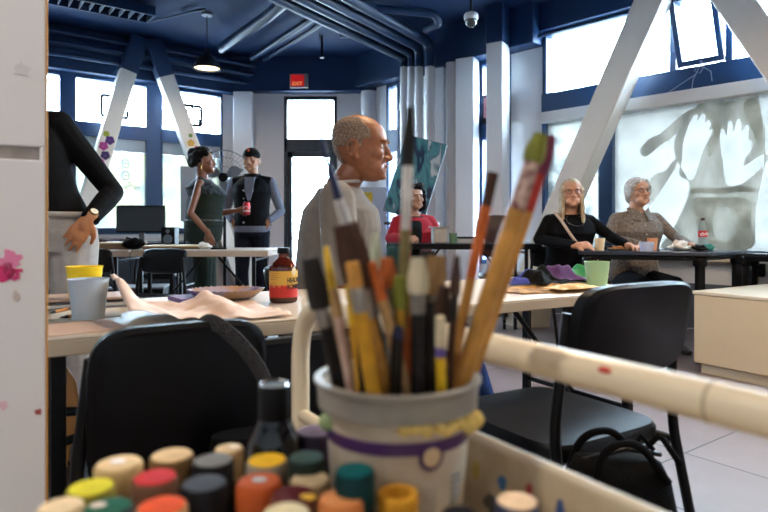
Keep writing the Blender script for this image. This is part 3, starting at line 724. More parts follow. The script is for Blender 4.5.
# computer corner
q = W(141, 222, 6.6)
r = thing('computer_monitor', 'black computer monitor on the desk under the left windows', 'monitor', (q.x, q.y, .74), .1)
m = MB(); m.box((0, 0, .29), (.52, .03, .30)); m.build('screen_housing', M_['black'], r, bevel=.008)
m = MB(); m.box((0, -.016, .29), (.49, .003, .27)); m.build('screen', mat('dark_screen', (8, 9, 13), .12), r)
m = MB(); m.box((0, .03, .1), (.06, .02, .2)); m.box((0, .02, .008), (.2, .16, .016)); m.build('stand', M_['grey'], r, bevel=.004)
q = W(170, 222, 6.6)
r = thing('loudspeaker', 'small black speaker beside the monitor', 'speaker', (q.x, q.y, .74))
m = MB(); m.box((0, 0, .1), (.15, .14, .2)); m.build('cabinet_box', M_['black'], r, bevel=.008)
m = MB(); m.cyl((0, -.071, .07), (0, -.077, .07), .05, .045, 24); m.cyl((0, -.071, .155), (0, -.076, .155), .022, n=20); m.build('cone', M_['grey'], r)
r = thing('keyboard', 'black keyboard on the desk in front of the monitor', 'keyboard', (-2.55, 6.42, .74))
m = MB(); m.box((0, 0, .012), (.44, .14, .02)); m.build('keyboard_base', M_['black'], r, bevel=.004)
m = MB()
for i in range(14):
    for j in range(4): m.box((-.2+i*.031, -.045+j*.03, .025), (.026, .025, .008))
m.build('keys', mat('key_black', (30, 30, 34), .5), r, smooth=False)
m = MB()
def lump(name, label, cat, c, size, matl, seed, k=.25, sub=20):
    b = MB(); b.ell((0, 0, 0), 1, sub, sub//2)
    for v in b.bm.verts:
        p = v.co.copy(); d = 1+k*noise.noise(p*1.7+V((seed, 0, 0)))*1.6+k*.5*noise.noise(p*4+V((0, seed, 0)))
        v.co = V((p.x*size[0]*d, p.y*size[1]*d, max(-.0, (p.z*.5+.5)*size[2]*2*d)))
    o = b.build(name, matl, ang=80); o.location = c; return tag(o, label, cat)
lump('cap_hat', 'black crumpled hat lying on the back table among the drawing boards', 'hat', (-1.96, 4.7, .762), (.085, .08, .045), M_['cloth'], 2)
lump('folded_jacket', 'dark maroon jacket heaped on the desk by the monitor', 'jacket', (-2.95, 6.45, .74), (.22, .1, .04), mat('maroon', (48, 20, 34), .8), 5)
BRD = mat('basswood_board', (214, 190, 150), .5, col2=(198, 170, 128), vscale=4, stretch=(.3, 4, 1))
for i, (x, y, w_, c, rz, nm) in enumerate(((-1.68, 4.86, .46, .03, .05, 'pale wooden drawing board lying on the back table right of the hat'), (-2.12, 4.84, .3, .055, -.1, 'thick pale wooden board on the back table left of the hat'))):
    r = thing('drawing_board', nm, 'board', (x, y, .762), rz)
    m = MB(); m.box((0, 0, c-.006), (w_, .3, .012)); m.build('board', BRD, r, bevel=.002)
    m = MB()
    for yy in (-.13, .13): m.box((0, yy, (c-.012)/2), (w_*.96, .02, c-.012))
    m.build('batten', mat('board_side', (120, 96, 70), .6), r)
tag(origin_to(MB().box((-1.3, 4.72, .769), (.12, .07, .014), .2).build('phone_case', M_['black'], bevel=.004), (-1.3, 4.72, .762)), 'small flat black object on the back table in front of the jumpsuit woman', 'phone')
lump('tissue', 'crumpled white tissue on the back table beside the jumpsuit woman', 'tissue', (-1.42, 4.75, .762), (.05, .04, .025), M_['paper'], 9, .4)
r = thing('display_board', 'grey upright display board by the left window behind the jumpsuit woman', 'board', (-2.33, 7.4, 0), .3)
m = MB(); m.box((0, 0, 1.35), (.34, .02, .68)); m.build('board', mat('board_grey', (128, 136, 148), .6), r, bevel=.004)
m = MB(); m.cyl((-.12, 0, 0), (-.12, 0, 1.02), .012); m.cyl((.12, 0, 0), (.12, 0, 1.02), .012); m.box((0, 0, .012), (.4, .3, .02)); m.build('stand', M_['blackmetal'], r)
# low storage under the left windows, bins on the floor
a = wl(1.2, .24)
r = thing('storage_cabinet', 'low dark cabinet under the left windows behind the monitor desk', 'cabinet', (a.x, a.y, 0), math.atan2(.6, .8))
DCAB = mat('dark_cabinet', (34, 38, 46), .5)
m = MB(); m.bx(-.75, .75, -.2, .2, .05, .74); m.build('body', DCAB, r, bevel=.004)
m = MB(); m.bx(-.77, .77, -.22, .21, .74, .765); m.build('top_panel', M_['grey'], r, bevel=.003)
m = MB(); m.bx(-.72, .72, -.17, .17, 0, .05); m.build('plinth', M_['black'], r)
for k in range(4):
    x = -.74+.37*k; m = MB(); m.bx(x+.004, x+.366, -.212, -.198, .07, .73); dd = m.build('door', DCAB, r, bevel=.002)
    m = MB(); m.tube([(x+.32, -.21, .5), (x+.32, -.235, .51), (x+.32, -.235, .61), (x+.32, -.21, .62)], .006, 8); m.build('handle', M_['chrome'], dd)
def bin_(label, p, w_, d_, h_, m_, rz, lid=None, nm='storage_bin'):
    r = thing(nm, label, 'bin', p, rz); t = .006
    b = MB()
    for k in range(1):
        o0 = [(-w_*.44, -d_*.44), (w_*.44, -d_*.44), (w_*.44, d_*.44), (-w_*.44, d_*.44)]; o1 = [(x/.88, y/.88) for x, y in o0]
        sh_ = lambda L, q: [(x*q, y*q) for x, y in L]
        b.loft([[V((x, y, 0)) for x, y in o0], [V((x, y, h_)) for x, y in o1], [V((x, y, h_)) for x, y in sh_(o1, .95)], [V((x, y, .008)) for x, y in sh_(o0, .95)]])
    b.build('bin_body', m_, r, bevel=.004)
    if lid: m = MB(); m.box((0, 0, h_+.008), (w_*1.03, d_*1.03, .018)); m.build('lid', lid, r, bevel=.004)
    else: m = MB(); m.tube([(-w_*.5, -d_*.5, h_), (w_*.5, -d_*.5, h_), (w_*.5, d_*.5, h_), (-w_*.5, d_*.5, h_)], .008, 8, True); m.build('rim', m_, r)
BLU = mat('blue_bin', (40, 84, 150), .4)
bin_('blue open bin on the floor behind the capped man', (-1.02, 6.75, 0), .42, .32, .34, BLU, .1)
bin_('dark lidded bin on the floor between the jumpsuit woman and the monitor desk', (-2.35, 5.75, 0), .5, .36, .36, M_['black'], .2, M_['grey'])
bin_('clear lidded bin under the dark desk of the red-cardigan woman', (.72, 5.3, 0), .5, .34, .38, clear_mat('frosted_bin', (196, 204, 210), .06, .2, .7), 0, M_['paper'])
bin_('cream wooden crate on the floor under the cream diagonal brace', (1.36, 5.72, 0), .36, .34, .3, CAB, .3)
# pedestal fan
q = W(224, 178, 6.7)
r = thing('pedestal_fan', 'large wire-caged fan standing between the jumpsuit woman and the capped man', 'fan', (q.x, q.y, 0), .15)
zc = q.z; m = MB(); Rr = .31
for k in range(40):
    a = 2*PI*k/40; c, s_ = math.cos(a), math.sin(a)
    m.tube([(.05*c, -.1, zc+.05*s_), (Rr*.7*c, -.085, zc+Rr*.7*s_), (Rr*c, -.01, zc+Rr*s_)], .0022, 5)
for rr, y in ((Rr, -.01), (Rr*.72, -.083), (Rr*.4, -.096), (Rr, .02)): m.tube([(rr*math.cos(a), y, zc+rr*math.sin(a)) for a in [2*PI*k/40 for k in range(40)]], .0045 if rr == Rr else .0025, 6, True)
m.build('cage', mat('cage_grey', (130, 138, 146), .3, metal=.6), r)
for k in range(3):
    a = 2*PI*k/3+.4; m = MB(); pts = []
    for t in range(9):
        u = t/8; pts.append((.05+.22*u, .09*math.sin(PI*min(1, u*1.1+.1))))
    loopA = [V((math.cos(a)*x-math.sin(a)*y, -.05+.03*(y/.09), zc+math.sin(a)*x+math.cos(a)*y)) for x, y in pts+[(x, -.5*y) for x, y in pts[::-1]]]
    m.loft([loopA, [p+V((0, .004, 0)) for p in loopA]]); m.build('blade', M_['grey'], r)
MB().cyl((0, -.1, zc), (0, .14, zc), .05, .07, 20).build('motor', M_['black'], r)
m = MB(); m.cyl((0, .08, .03), (0, .08, zc-.05), .018); m.build('pole', M_['blackmetal'], r)
MB().lathe([(0, 0), (.22, 0), (.22, .015), (.05, .04), (0, .04)], (0, .08, 0)).build('base', M_['black'], r)

# canvas on an easel behind the red cardigan
def paint_mat():
    m = bpy.data.materials.new('teal_painting'); m.use_nodes = True; nt = m.node_tree; b = nt.nodes['Principled BSDF']
    tc = nt.nodes.new('ShaderNodeTexCoord'); mp = nt.nodes.new('ShaderNodeMapping'); mp.inputs['Rotation'].default_value = (0, .7, 0); mp.inputs['Scale'].default_value = (5, 1, 1.6)
    nt.links.new(tc.outputs['Object'], mp.inputs[0])
    v = nt.nodes.new('ShaderNodeTexNoise'); v.inputs['Scale'].default_value = 1.6; v.inputs['Detail'].default_value = 3; v.inputs['Distortion'].default_value = .8
    nt.links.new(mp.outputs[0], v.inputs['Vector'])
    r = nt.nodes.new('ShaderNodeValToRGB'); e = r.color_ramp.elements
    e[0].position = .3; e[0].color = rgb(16, 32, 52); e[1].position = .64; e[1].color = rgb(206, 222, 224)
    for p, c in ((.42, (28, 60, 88)), (.48, (70, 140, 150)), (.56, (96, 160, 166)), (.60, (60, 112, 130))): k = e.new(p); k.color = rgb(*c)
    nt.links.new(v.outputs['Fac'], r.inputs['Fac']); nt.links.new(r.outputs['Color'], b.inputs['Base Color']); b.inputs['Roughness'].default_value = .5
    return m
c0 = W(415, 178, 6.3)
r = thing('canvas_painting', 'tall teal and navy abstract canvas leaning behind the woman in red', 'painting', tuple(c0), -.35)
R_ = Matrix.Rotation(.28, 3, 'Y')@Matrix.Rotation(-.12, 3, 'X')
m = MB(); m.box((0, 0, 0), (.46, .03, .84), R=R_); m.build('stretcher_edge', mat('dark_canvas_edge', (26, 34, 44), .6), r, bevel=.003)
m = MB(); m.box(R_@V((0, -.017, 0)), (.45, .004, .83), R=R_); m.build('canvas_face', paint_mat(), r)
r = thing('easel', 'dark wooden easel holding the teal canvas', 'easel', (c0.x, c0.y+.16, 0), -.35)
m = MB(); m.cyl((-.28, -.1, 0), (-.03, 0, 1.75), .018); m.cyl((.28, -.1, 0), (.03, 0, 1.75), .018); m.build('front_leg', mat('dark_wood', (50, 36, 28), .5), r)
m = MB(); m.cyl((0, .45, 0), (0, .03, 1.7), .018); m.build('rear_leg', MATS['dark_wood'], r)
m = MB(); m.box((0, -.1, .98), (.6, .05, .03)); m.build('ledge', MATS['dark_wood'], r)
# pinned notices on the far wall
for i, (px, py, w_, h_, col, lb) in enumerate(((368, 197, .12, .13, (226, 190, 50), 'yellow note pinned above the white notices'), (362, 214, .16, .2, (214, 218, 226), 'white notice with grey print, left of the pair under the yellow note'), (376, 216, .16, .22, (206, 210, 222), 'white notice with grey print, right of the pair under the yellow note'))):
    q = W(px, py, 8.3)
    r = thing('notice_sheet', lb, 'notice', tuple(q))
    m = MB(); m.box((0, 0, 0), (w_, .003, h_)); m.build('sheet', mat('note_%d' % i, col, .7), r, smooth=False)
    m = MB()
    random.seed(i)
    for k in range(7): wl_ = w_*random.uniform(.4, .75); m.box((-w_*.4+wl_/2, -.002, h_*.36-k*h_*.11), (wl_, .001, h_*.03))
    m.build('print', mat('print_grey', (120, 124, 140), .7), r, smooth=False)
r = thing('notice_stand', 'pale upright board behind the grey-shirted man carrying the pinned notices', 'board', (W(372, 214, 8.36).x, 8.36, 0))
m = MB(); m.box((0, 0, .75), (.42, .03, 1.5)); m.build('board', mat('stand_white', (196, 202, 214), .6), r, bevel=.004)
m = MB(); m.box((0, -.03, .015), (.42, .12, .03)); m.build('base', M_['grey'], r, bevel=.004)

# items on the red-cardigan desk
q = W(439, 240, 5.1)
r = thing('paint_carton', 'pale grey lidded tub on the dark desk in front of the red cardigan', 'tub', (q.x, q.y, .80), .2)
m = MB(); m.box((0, 0, .065), (.115, .1, .13)); m.build('tub_body', mat('carton_grey', (176, 172, 164), .6, var=.15, vscale=20), r, bevel=.01)
m = MB(); m.box((0, 0, .135), (.15, .12, .012)); m.build('lid', mat('lid_grey', (150, 148, 144), .5), r, bevel=.004)
def cup(name, label, c, h, rb, rt, m, group=None, cat='cup'):
    o = MB().lathe([(0, 0), (rb, 0), (rt, h), (rt+.0012, h+.001), (rt+.0012, h-.001), (rt-.0014, h-.001), (rb-.0014, .003), (0, .003)], n=36).build(name, m)
    o.location = c; return tag(o, label, cat, group)
q = W(453, 240, 5.1); cup('paper_cup', 'small green cup on the dark desk beside the pale grey tub', (q.x, q.y, .80), .085, .03, .036, mat('sage_cup', (96, 130, 100), .5))
q = W(470, 240, 5.2)
r = thing('paint_tray', 'flat black tray on a clear box, on the dark desk right of the green cup', 'tray', (q.x, q.y, .80), 0)
m = MB(); m.box((0, 0, .02), (.24, .14, .04)); m.build('clear_box', mat('frosted_box', (180, 186, 188), .3), r, bevel=.006)
m = MB(); m.box((0, 0, .048), (.26, .16, .014)); m.build('tray_top', M_['black'], r, bevel=.004)
# items on the women's table
TB = .765
q = Wz(604, 252, TB); cup('paper_cup', 'beige paper cup on the dark table in front of the blonde woman', (1.60, 4.45, TB), .088, .029, .038, mat('beige_cup', (228, 208, 170), .6))
cup('paper_cup', 'peach paper cup on the dark table in front of the white-haired woman', (1.99, 4.45, TB), .09, .029, .038, mat('peach_cup', (232, 170, 132), .6))
cup('plastic_tub', 'translucent white plastic tub at the near edge of the dark table', (1.86, 4.25, TB), .066, .042, .05, clear_mat('frost_white', (225, 228, 240), .06, .2, .75), cat='tub')
lump('paper_napkin', 'crumpled white napkin on the dark table by the white-haired woman', 'napkin', (2.15, 4.36, TB), (.075, .05, .03), M_['paper'], 12, .4)
lump('snack_bag', 'crumpled black wrapper on the dark table before the soda bottle', 'wrapper', (2.255, 4.28, TB), (.05, .035, .02), M_['black'], 13, .4)
lump('teal_cloth', 'small teal lump on the dark table at the foot of the soda bottle', 'cloth', (2.345, 4.33, TB), (.036, .032, .024), mat('teal', (40, 130, 124), .6), 14, .3)
r = thing('paper_plate', 'small plate with food on the dark table between the two women', 'plate', (1.76, 4.5, TB))
MB().lathe([(0, .004), (.06, .004), (.085, .014), (.087, .012), (.062, .0), (0, 0)], n=32).build('plate_rim', mat('plate_tan', (214, 180, 140), .7), r)
m = MB(); m.ell((.01, 0, .018), (.035, .03, .014)); m.ell((-.03, .01, .016), (.02, .02, .012)); m.build('food', mat('food_brown', (176, 116, 70), .7, var=.3, vscale=60), r)
r = thing('soda_bottle', 'clear soda bottle with red label at the right end of the dark table', 'bottle', (2.36, 4.44, TB))
m = MB(); m.lathe([(0, .002), (.028, 0), (.032, .008), (.032, .06), (.029, .08), (.032, .1), (.032, .145), (.026, .175), (.013, .205), (.0125, .222), (0, .222)]); m.build('bottle_body', clear_mat('pet_plastic', (214, 226, 224), .12, .05, .35), r)
m = MB(); m.lathe([(.0325, .098), (.0328, .098), (.0328, .146), (.0325, .146)]); m.build('label', mat('soda_red', (190, 26, 30), .4), r)
m = MB()
for k in range(26):
    pass
m.tube([V((.0332*math.sin(a), -.0332*math.cos(a), .122+.008*math.sin(a*9))) for a in [(-1.1+2.2*i/40) for i in range(41)]], .0022, 5)
m.tube([V((.0332*math.sin(a), -.0332*math.cos(a), .112+.004*math.sin(a*3+1))) for a in [(-1+2*i/30) for i in range(31)]], .0012, 5)
m.build('label_script', mat('label_white', (240, 236, 232), .5), r)
MB().lathe([(0, .22), (.0145, .22), (.0145, .238), (.0125, .24), (0, .24)], n=20).build('cap', mat('cap_darkred', (60, 12, 16), .4), r)
# socket boxes on the low wall
a = wr(sr(750), .04); RZW = math.atan2(-.721, .693)
r = thing('power_box', 'black power box with beige conduit on the low wall at the right edge', 'box', (a.x, a.y, .50), RZW)
m = MB(); m.box((0, 0, .08), (.24, .08, .13)); m.build('box_case', M_['black'], r, bevel=.008)
m = MB(); m.tube(bend([(-.08, 0, .015), (-.08, 0, -.12), (-.08, .03, -.2)], .03), .016); m.tube(bend([(.06, 0, .015), (.06, 0, -.1), (.1, .03, -.18)], .03), .016); m.build('conduit', mat('beige_conduit', (190, 172, 146), .5), r)

# ------------------------------------------------------------------ things on the near table
def TT(a, b, z=0): p = TO+TU*a+TN*b; return V((p.x, p.y, TZ+z))
def place(px, py): return Wz(px, py, TZ)
q = Wz(283.5, 302, TZ)
r = thing('kombucha_bottle', 'brown glass bottle with yellow and red label on the long table behind the brushes', 'bottle', tuple(q), 0)
AMB = clear_mat('amber_glass', (150, 66, 10), .1, .04, .30)
m = MB(); m.lathe([(0, .001), (.034, 0), (.0385, .004), (.0392, .012), (.0392, .098), (.037, .104), (.026, .116), (.0165, .124), (.0145, .128), (.0145, .142), (0, .142)], n=48); m.build('bottle_body', AMB, r)
m = MB(); m.lathe([(0, .004), (.036, .004), (.0365, .1), (.03, .108), (0, .108)], n=32); m.build('drink', mat('dark_tea', (40, 16, 6), .2), r)
MB().lathe([(0, .138), (.0175, .138), (.0178, .14), (.0178, .152), (.0165, .1545), (0, .1545)], n=32).build('cap', M_['black'], r)
def lab_mat():
    m = bpy.data.materials.new('label_paper'); m.use_nodes = True; nt = m.node_tree; b = nt.nodes['Principled BSDF']
    tc = nt.nodes.new('ShaderNodeTexCoord'); sp = nt.nodes.new('ShaderNodeSeparateXYZ'); nt.links.new(tc.outputs['Object'], sp.inputs[0])
    n = nt.nodes.new('ShaderNodeTexNoise'); n.inputs['Scale'].default_value = 90; nt.links.new(tc.outputs['Object'], n.inputs['Vector'])
    ma = nt.nodes.new('ShaderNodeMath'); ma.operation = 'MULTIPLY_ADD'; ma.inputs[1].default_value = .03; nt.links.new(n.outputs['Fac'], ma.inputs[0]); nt.links.new(sp.outputs['Z'], ma.inputs[2])
    mr = nt.nodes.new('ShaderNodeMapRange'); mr.inputs['From Min'].default_value = .03; mr.inputs['From Max'].default_value = .11; nt.links.new(ma.outputs[0], mr.inputs['Value'])
    r_ = nt.nodes.new('ShaderNodeValToRGB'); e = r_.color_ramp.elements; e[0].position = .34; e[0].color = rgb(196, 34, 22); e[1].position = .46; e[1].color = rgb(226, 176, 70)
    k = e.new(.4); k.color = rgb(214, 76, 30)
    nt.links.new(mr.outputs[0], r_.inputs['Fac']); nt.links.new(r_.outputs['Color'], b.inputs['Base Color']); b.inputs['Roughness'].default_value = .5
    return m
MB().lathe([(.0393, .016), (.0398, .016), (.0398, .09), (.0393, .09)], n=48).build('label', lab_mat(), r)
LI = mat('label_ink', (28, 16, 14), .6)
def oncyl(R0, phi0, z0):
    return lambda x, y, z: V(((R0+z)*math.sin(phi0+x/R0), -(R0+z)*math.cos(phi0+x/R0), z0+y))
text('label_text', 'HEALTH', .019, LI, r, lambda x, y, z: oncyl(.0401, .42, .058)(x*.66, y, z), False)
text('label_text', 'KOMBUCHA', .019, LI, r, lambda x, y, z: oncyl(.0401, .42, .040)(x*.66, y, z), False)
m = MB()
for i in range(8):
    z = .083-.0055*i
    if i in (4,): continue
    m.tube([oncyl(.0401, -1.0, z)(x, 0, 0) for x in [.034*j/10*(1-.25*(i % 2)) for j in range(11)]], .0007, 4)
m.build('label_print', mat('label_brown', (150, 96, 50), .6), r)
m = MB(); f_ = oncyl(.0402, .98, .088); m.loft([[f_(.009*math.cos(a), .011*math.sin(a), 0) for a in [2*PI*k/20 for k in range(20)]], [f_(.009*math.cos(a), .011*math.sin(a), .0006) for a in [2*PI*k/20 for k in range(20)]]]); m.build('label_badge', mat('badge_cream', (226, 206, 160), .5), r)

PB = mat('pale_blue_cup', (206, 218, 228), .4); YC = mat('yellow_cup', (246, 208, 20), .4)
q = Wz(88.5, 318, TZ); cup('plastic_cup', 'pale blue cup on the near table, in front of the yellow cup', q, .091, .034, .044, PB)
q = Wz(84.5, 308, TZ); cup('plastic_cup', 'yellow cup standing behind the pale blue cup', q, .109, .034, .044, YC)
q = V((.77, 2.17, TZ)); cup('plastic_cup', 'pale green cup on the far right end of the long table behind the black chair', q, .088, .034, .044, mat('mint_cup', (168, 208, 164), .45))
# kraft paper sheet, corner lifted
def kraft(u, v):
    a = .175+.36*u; b = .02+.30*v
    p = TT(a, b)
    z = .004+.068*math.exp(-((u-.02)/.10)**2)*(v*.9+.1)+.03*math.exp(-((u-.05)/.25)**2)+.035*math.exp(-((u-.66)/.12)**2)*v+.008*noise.noise(V((u*5, v*4, 1)))+.012*abs(noise.noise(V((u*7+3, v*5, 4))))+.006*math.sin(u*9+v*4)*v
    return V((p.x, p.y, TZ+max(.002, z)))
o = MB().grid(kraft, 40, 24).build('kraft_paper', mat('kraft_paper', (240, 210, 190), .8, var=.06, vscale=10), solid=.0008)
tag(origin_to(o, TT(.28, .2)), 'large curled sheet of pinkish kraft paper on the near table, behind the black chair', 'paper')
# glass plate
q = Wz(226, 299, TZ)
r = thing('glass_plate', 'shallow oval glass plate with purple and amber ribs beside the kraft paper', 'plate', (q.x, q.y, TZ), TROT*.4)
def plate_mat():
    m = bpy.data.materials.new('ribbed_glass'); m.use_nodes = True; nt = m.node_tree; b = nt.nodes['Principled BSDF']
    tc = nt.nodes.new('ShaderNodeTexCoord'); n = nt.nodes.new('ShaderNodeTexNoise'); n.inputs['Scale'].default_value = 9; nt.links.new(tc.outputs['Object'], n.inputs['Vector'])
    r_ = nt.nodes.new('ShaderNodeValToRGB'); e = r_.color_ramp.elements; e[0].position = .38; e[0].color = rgb(112, 94, 142); e[1].position = .64; e[1].color = rgb(176, 140, 110); k = e.new(.5); k.color = rgb(166, 158, 178)
    nt.links.new(n.outputs['Fac'], r_.inputs['Fac']); nt.links.new(r_.outputs['Color'], b.inputs['Base Color']); b.inputs['Roughness'].default_value = .12; b.inputs['Coat Weight'].default_value = .5
    return m
m = MB(); loops = []
for rr, z in ((.03, .004), (.06, .006), (.085, .012), (.105, .028), (.108, .029), (.106, .024), (.085, .006), (.05, .0), (.02, .0)):
    loops.append([V((rr*1.0*(1+.03*(k % 2))*math.cos(2*PI*k/72), rr*.8*(1+.03*(k % 2))*math.sin(2*PI*k/72), z+(.003*(k % 2) if rr > .08 else 0))) for k in range(72)])
m.loft(loops); m.build('plate_body', plate_mat(), r, ang=70)
# pencils, sheets, pen
def stick(name, label, cat, px0, py0, px1, py1, z, rad, m, tipm):
    a, b = Wz(px0, py0, TZ+z), Wz(px1, py1, TZ+z); d = (b-a).normalized(); Lp = (b-a).length
    r = thing(name, label, cat, tuple(a))
    MB().cyl(a, a+d*(Lp-.018), rad, n=6).build('shaft', m, r, True, ang=20)
    MB().cyl(a+d*(Lp-.018), b, rad, .001, 8).build('tip', tipm, r, True); return r
OCH = mat('ochre_pencil', (176, 112, 44), .5)
stick('pencil', 'brown pencil lying left of the pale blue cup, the upper of two', 'pencil', 76, 306.5, 50, 313, .005, .0045, OCH, M_['black'])
stick('pencil', 'brown pencil lying left of the pale blue cup, the lower of two', 'pencil', 76, 315.5, 60, 317.5, .005, .0045, OCH, M_['black'])
stick('white_marker', 'short white marker at the right end of the kraft paper', 'marker', 229, 306, 233, 316, .008, .007, mat('marker_white', (226, 214, 190), .4), OCH)
def sheet(label, a0, a1, b0, b1, z, rz, m, name='paper_sheet', th=.002):
    p = TT((a0+a1)/2, (b0+b1)/2, z); o = MB().box((0, 0, th/2), (a1-a0, b1-b0, th)).build(name, m, smooth=False)
    o.location = p; o.rotation_euler = (0, 0, TROT+rz); return tag(o, label, 'paper')
sheet('pinkish paper sheet at the left end of the near table, nearest the edge', .02, .17, .03, .19, .0005, .15, mat('pinkish_paper', (226, 196, 176), .8))
sheet('white paper sheet lying under the pale blue cup', .05, .2, .25, .42, -.0025+.003, -.1, M_['paper'], th=.0008)
r = thing('magazine_stack', 'small stack of dark-edged magazines behind the yellow cup', 'magazines', tuple(TT(.15, .5)), TROT)
random.seed(4)
for k, c in enumerate(((120, 116, 120), (200, 196, 190), (70, 66, 74), (180, 150, 130))):
    m = MB(); m.box((random.uniform(-.01, .01), random.uniform(-.01, .01), .004+.007*k), (.2, .15, .006), random.uniform(-.15, .15)); m.build('magazine', mat('mag_%d' % k, c, .5), r, smooth=False)
sheet('purple-edged pad lying behind the kraft paper', .36, .56, .42, .54, .0005, .1, mat('purple_pad', (110, 84, 140), .6), 'sketch_pad', .012)
sheet('white paper sheet in the middle of the long table behind the brushes', .95, 1.15, .2, .42, .0005, .25, M_['paper'])
# cloth scraps
def scrap(label, c, w_, h_, rz, m, seed, amp, z0=0):
    def fn(u, v):
        x, y = (u-.5)*w_, (v-.5)*h_; n_ = noise.noise(V((u*2.3+seed, v*2.0, seed)))+.36*noise.noise(V((u*6, v*5+seed, 0)))
        edge = math.sin(PI*min(1, 3*min(u, 1-u, v, 1-v))/2)**1.5
        xx = x+.02*noise.noise(V((v*3, seed, u*2))); yy = y+.02*noise.noise(V((u*3, seed+4, v*2)))
        return V((xx*math.cos(rz)-yy*math.sin(rz), xx*math.sin(rz)+yy*math.cos(rz), z0+.003+amp*max(0, .45+n_*.9)*edge))
    o = MB().grid(fn, 36, 28).build('fabric_scrap', m, solid=.0018, ang=180); o.location = c
    return tag(o, label, 'fabric')
scrap('mustard patterned cloth scrap under the blue and purple ones', Wz(543, 290, TZ), .34, .20, .45, mat('mustard_cloth', (196, 150, 80), .85, col2=(90, 60, 40), vscale=30), 1.3, .016)
scrap('bright blue crumpled cloth scrap at the left of the pile', Wz(520, 286, TZ), .17, .15, .3, mat('blue_cloth', (24, 44, 140), .75), 2.7, .050, .012)
scrap('black crumpled cloth scrap in the middle of the pile', Wz(541, 286, TZ), .19, .15, .7, M_['cloth'], 4.1, .052, .014)
scrap('purple cloth scrap behind the black one', Wz(556, 283, TZ), .20, .13, .2, mat('purple_cloth', (70, 26, 92), .75), 5.9, .056, .014)
scrap('emerald green cloth scrap at the right of the pile by the mint cup', Wz(576, 282, TZ), .16, .13, -.2, mat('green_cloth', (14, 130, 78), .6), 7.7, .056, .014)
scrap('cream cloth scrap at the front right of the pile', Wz(572, 291, TZ), .2, .10, .6, mat('cream_cloth', (214, 180, 130), .8), 9.1, .018, .010)

# black bag on the floor and the strap on the left chair
r = thing('tote_bag', 'black fabric bag with looped handles standing below the right chair', 'bag', (.452, 1.155, 0), .25)
m = MB(); loops = []
for z, wx, wy in ((0, .105, .06), (.01, .115, .07), (.2, .118, .075), (.36, .112, .068), (.45, .102, .05), (.488, .088, .03)):
    l = []
    for k in range(36):
        t = 2*PI*k/36; c, s_ = math.cos(t), math.sin(t)
        n_ = 1+.05*noise.noise(V((c*2, s_*2, z*9)))
        l.append(V((wx*n_*abs(c)**.6*(1 if c > 0 else -1), wy*n_*abs(s_)**.6*(1 if s_ > 0 else -1), z+(.02*math.cos(t*1)*-.6 if z > .4 else 0))))
    loops.append(l)
m.loft(loops); m.build('bag_body', M_['cloth'], r, ang=80)
for y in (-.045, .045): MB().tube(bend([(-.085, y, .44), (-.06, y*.8, .525), (.015, y*.8, .532), (.075, y, .45)], .07), .0075, 8).build('handle', M_['cloth'], r)
m = MB(); m.tube(bend([(.06, -.0, .5), (.085, -.01, .53), (.1, -.02, .5), (.115, -.03, .475)], .02), .006, 8); m.tube([(.03, 0, .5), (.05, 0, .525), (.07, -.01, .5)], .005, 8); m.build('zip_pull', M_['cloth'], r)
m = MB(); m.tube([(-.085, -.01, .495), (0, -.02, .512), (.085, -.01, .49)], .005, 8); m.build('zip', M_['blackmetal'], r)
MB().prism([(0, 0), (.022, 0), (.004, .02)], .003, Matrix.Translation((-.005, 0, .50))@Matrix.Rotation(PI/2, 4, 'X')).build('orange_tag', mat('orange_tag', (206, 84, 40), .6), r)
r = thing('shoulder_bag', 'dark bag hanging by a woven strap over the right side of the left chair', 'bag', (-.245, 1.17, .3), .35)
m = MB(); loops = []
for z, wx, wy in ((0, .08, .03), (.02, .1, .045), (.15, .105, .05), (.24, .09, .035)):
    loops.append([V((wx*abs(math.cos(t))**.6*(1 if math.cos(t) > 0 else -1), -.02+wy*math.sin(t), z)) for t in [2*PI*k/28 for k in range(28)]])
m.loft(loops); m.build('bag_body', M_['cloth'], r)
WEB = mat('woven_strap', (44, 42, 44), .8, var=.5, vscale=90, bump=.6, bscale=200)
m = MB(); pts = bend([(-.115, .04, .43), (-.09, -.02, .462), (-.02, -.07, .40), (.03, -.075, .28), (.05, -.05, .16)], .08)
m.tube(pts, .016, 10, flat=.25); m.build('strap', WEB, r)
# ------------------------------------------------------------------ art cart, bucket, brushes, paint jars
CA = V((.537, -.844, 0)); CN = V((-.844, -.537, 0)); CO = V((.088, .609, 0))   # along the tray's far wall, and towards the near-left
def K(a, n, z): p = CO+CA*a+CN*n; return V((p.x, p.y, z))
r = thing('art_cart', 'cream art cart with tubular handle rail in the foreground, tray stained with paint', 'cart', (CO.x, CO.y, 0), math.atan2(CA.y, CA.x))
CART = r
# local: x along CA, y = left of it  (CN is to the right => local -y)
CREAM = mat('cream_enamel', (214, 198, 170), .32, var=.05, vscale=6)
TRAYM = mat('stained_cream', (206, 190, 162), .4, col2=(168, 146, 112), vscale=14, var=.1)
x0, x1, w_ = -.14, .52, .39; zf, zt = .64, .72
m = MB(); m.bx(x0, x1, -w_, 0, zf-.012, zf); m.build('tray_floor', TRAYM, r, bevel=.003)
m = MB(); m.bx(x0, x1, -.004, .006, zf-.01, zt); m.build('tray_side', TRAYM, r, bevel=.003)
m = MB(); m.bx(x0, x1, -w_-.006, -w_+.004, zf-.01, .658); m.build('tray_side', TRAYM, r, bevel=.003)
for x in (x0, x1): m = MB(); m.bx(x-.005, x+.005, -w_, 0, zf-.01, .655); m.build('tray_end', TRAYM, r, bevel=.003)
m = MB(); m.tube([(x0, .001, zt), (x1, .001, zt)], .0055, 10); m.build('tray_rim', CREAM, r)
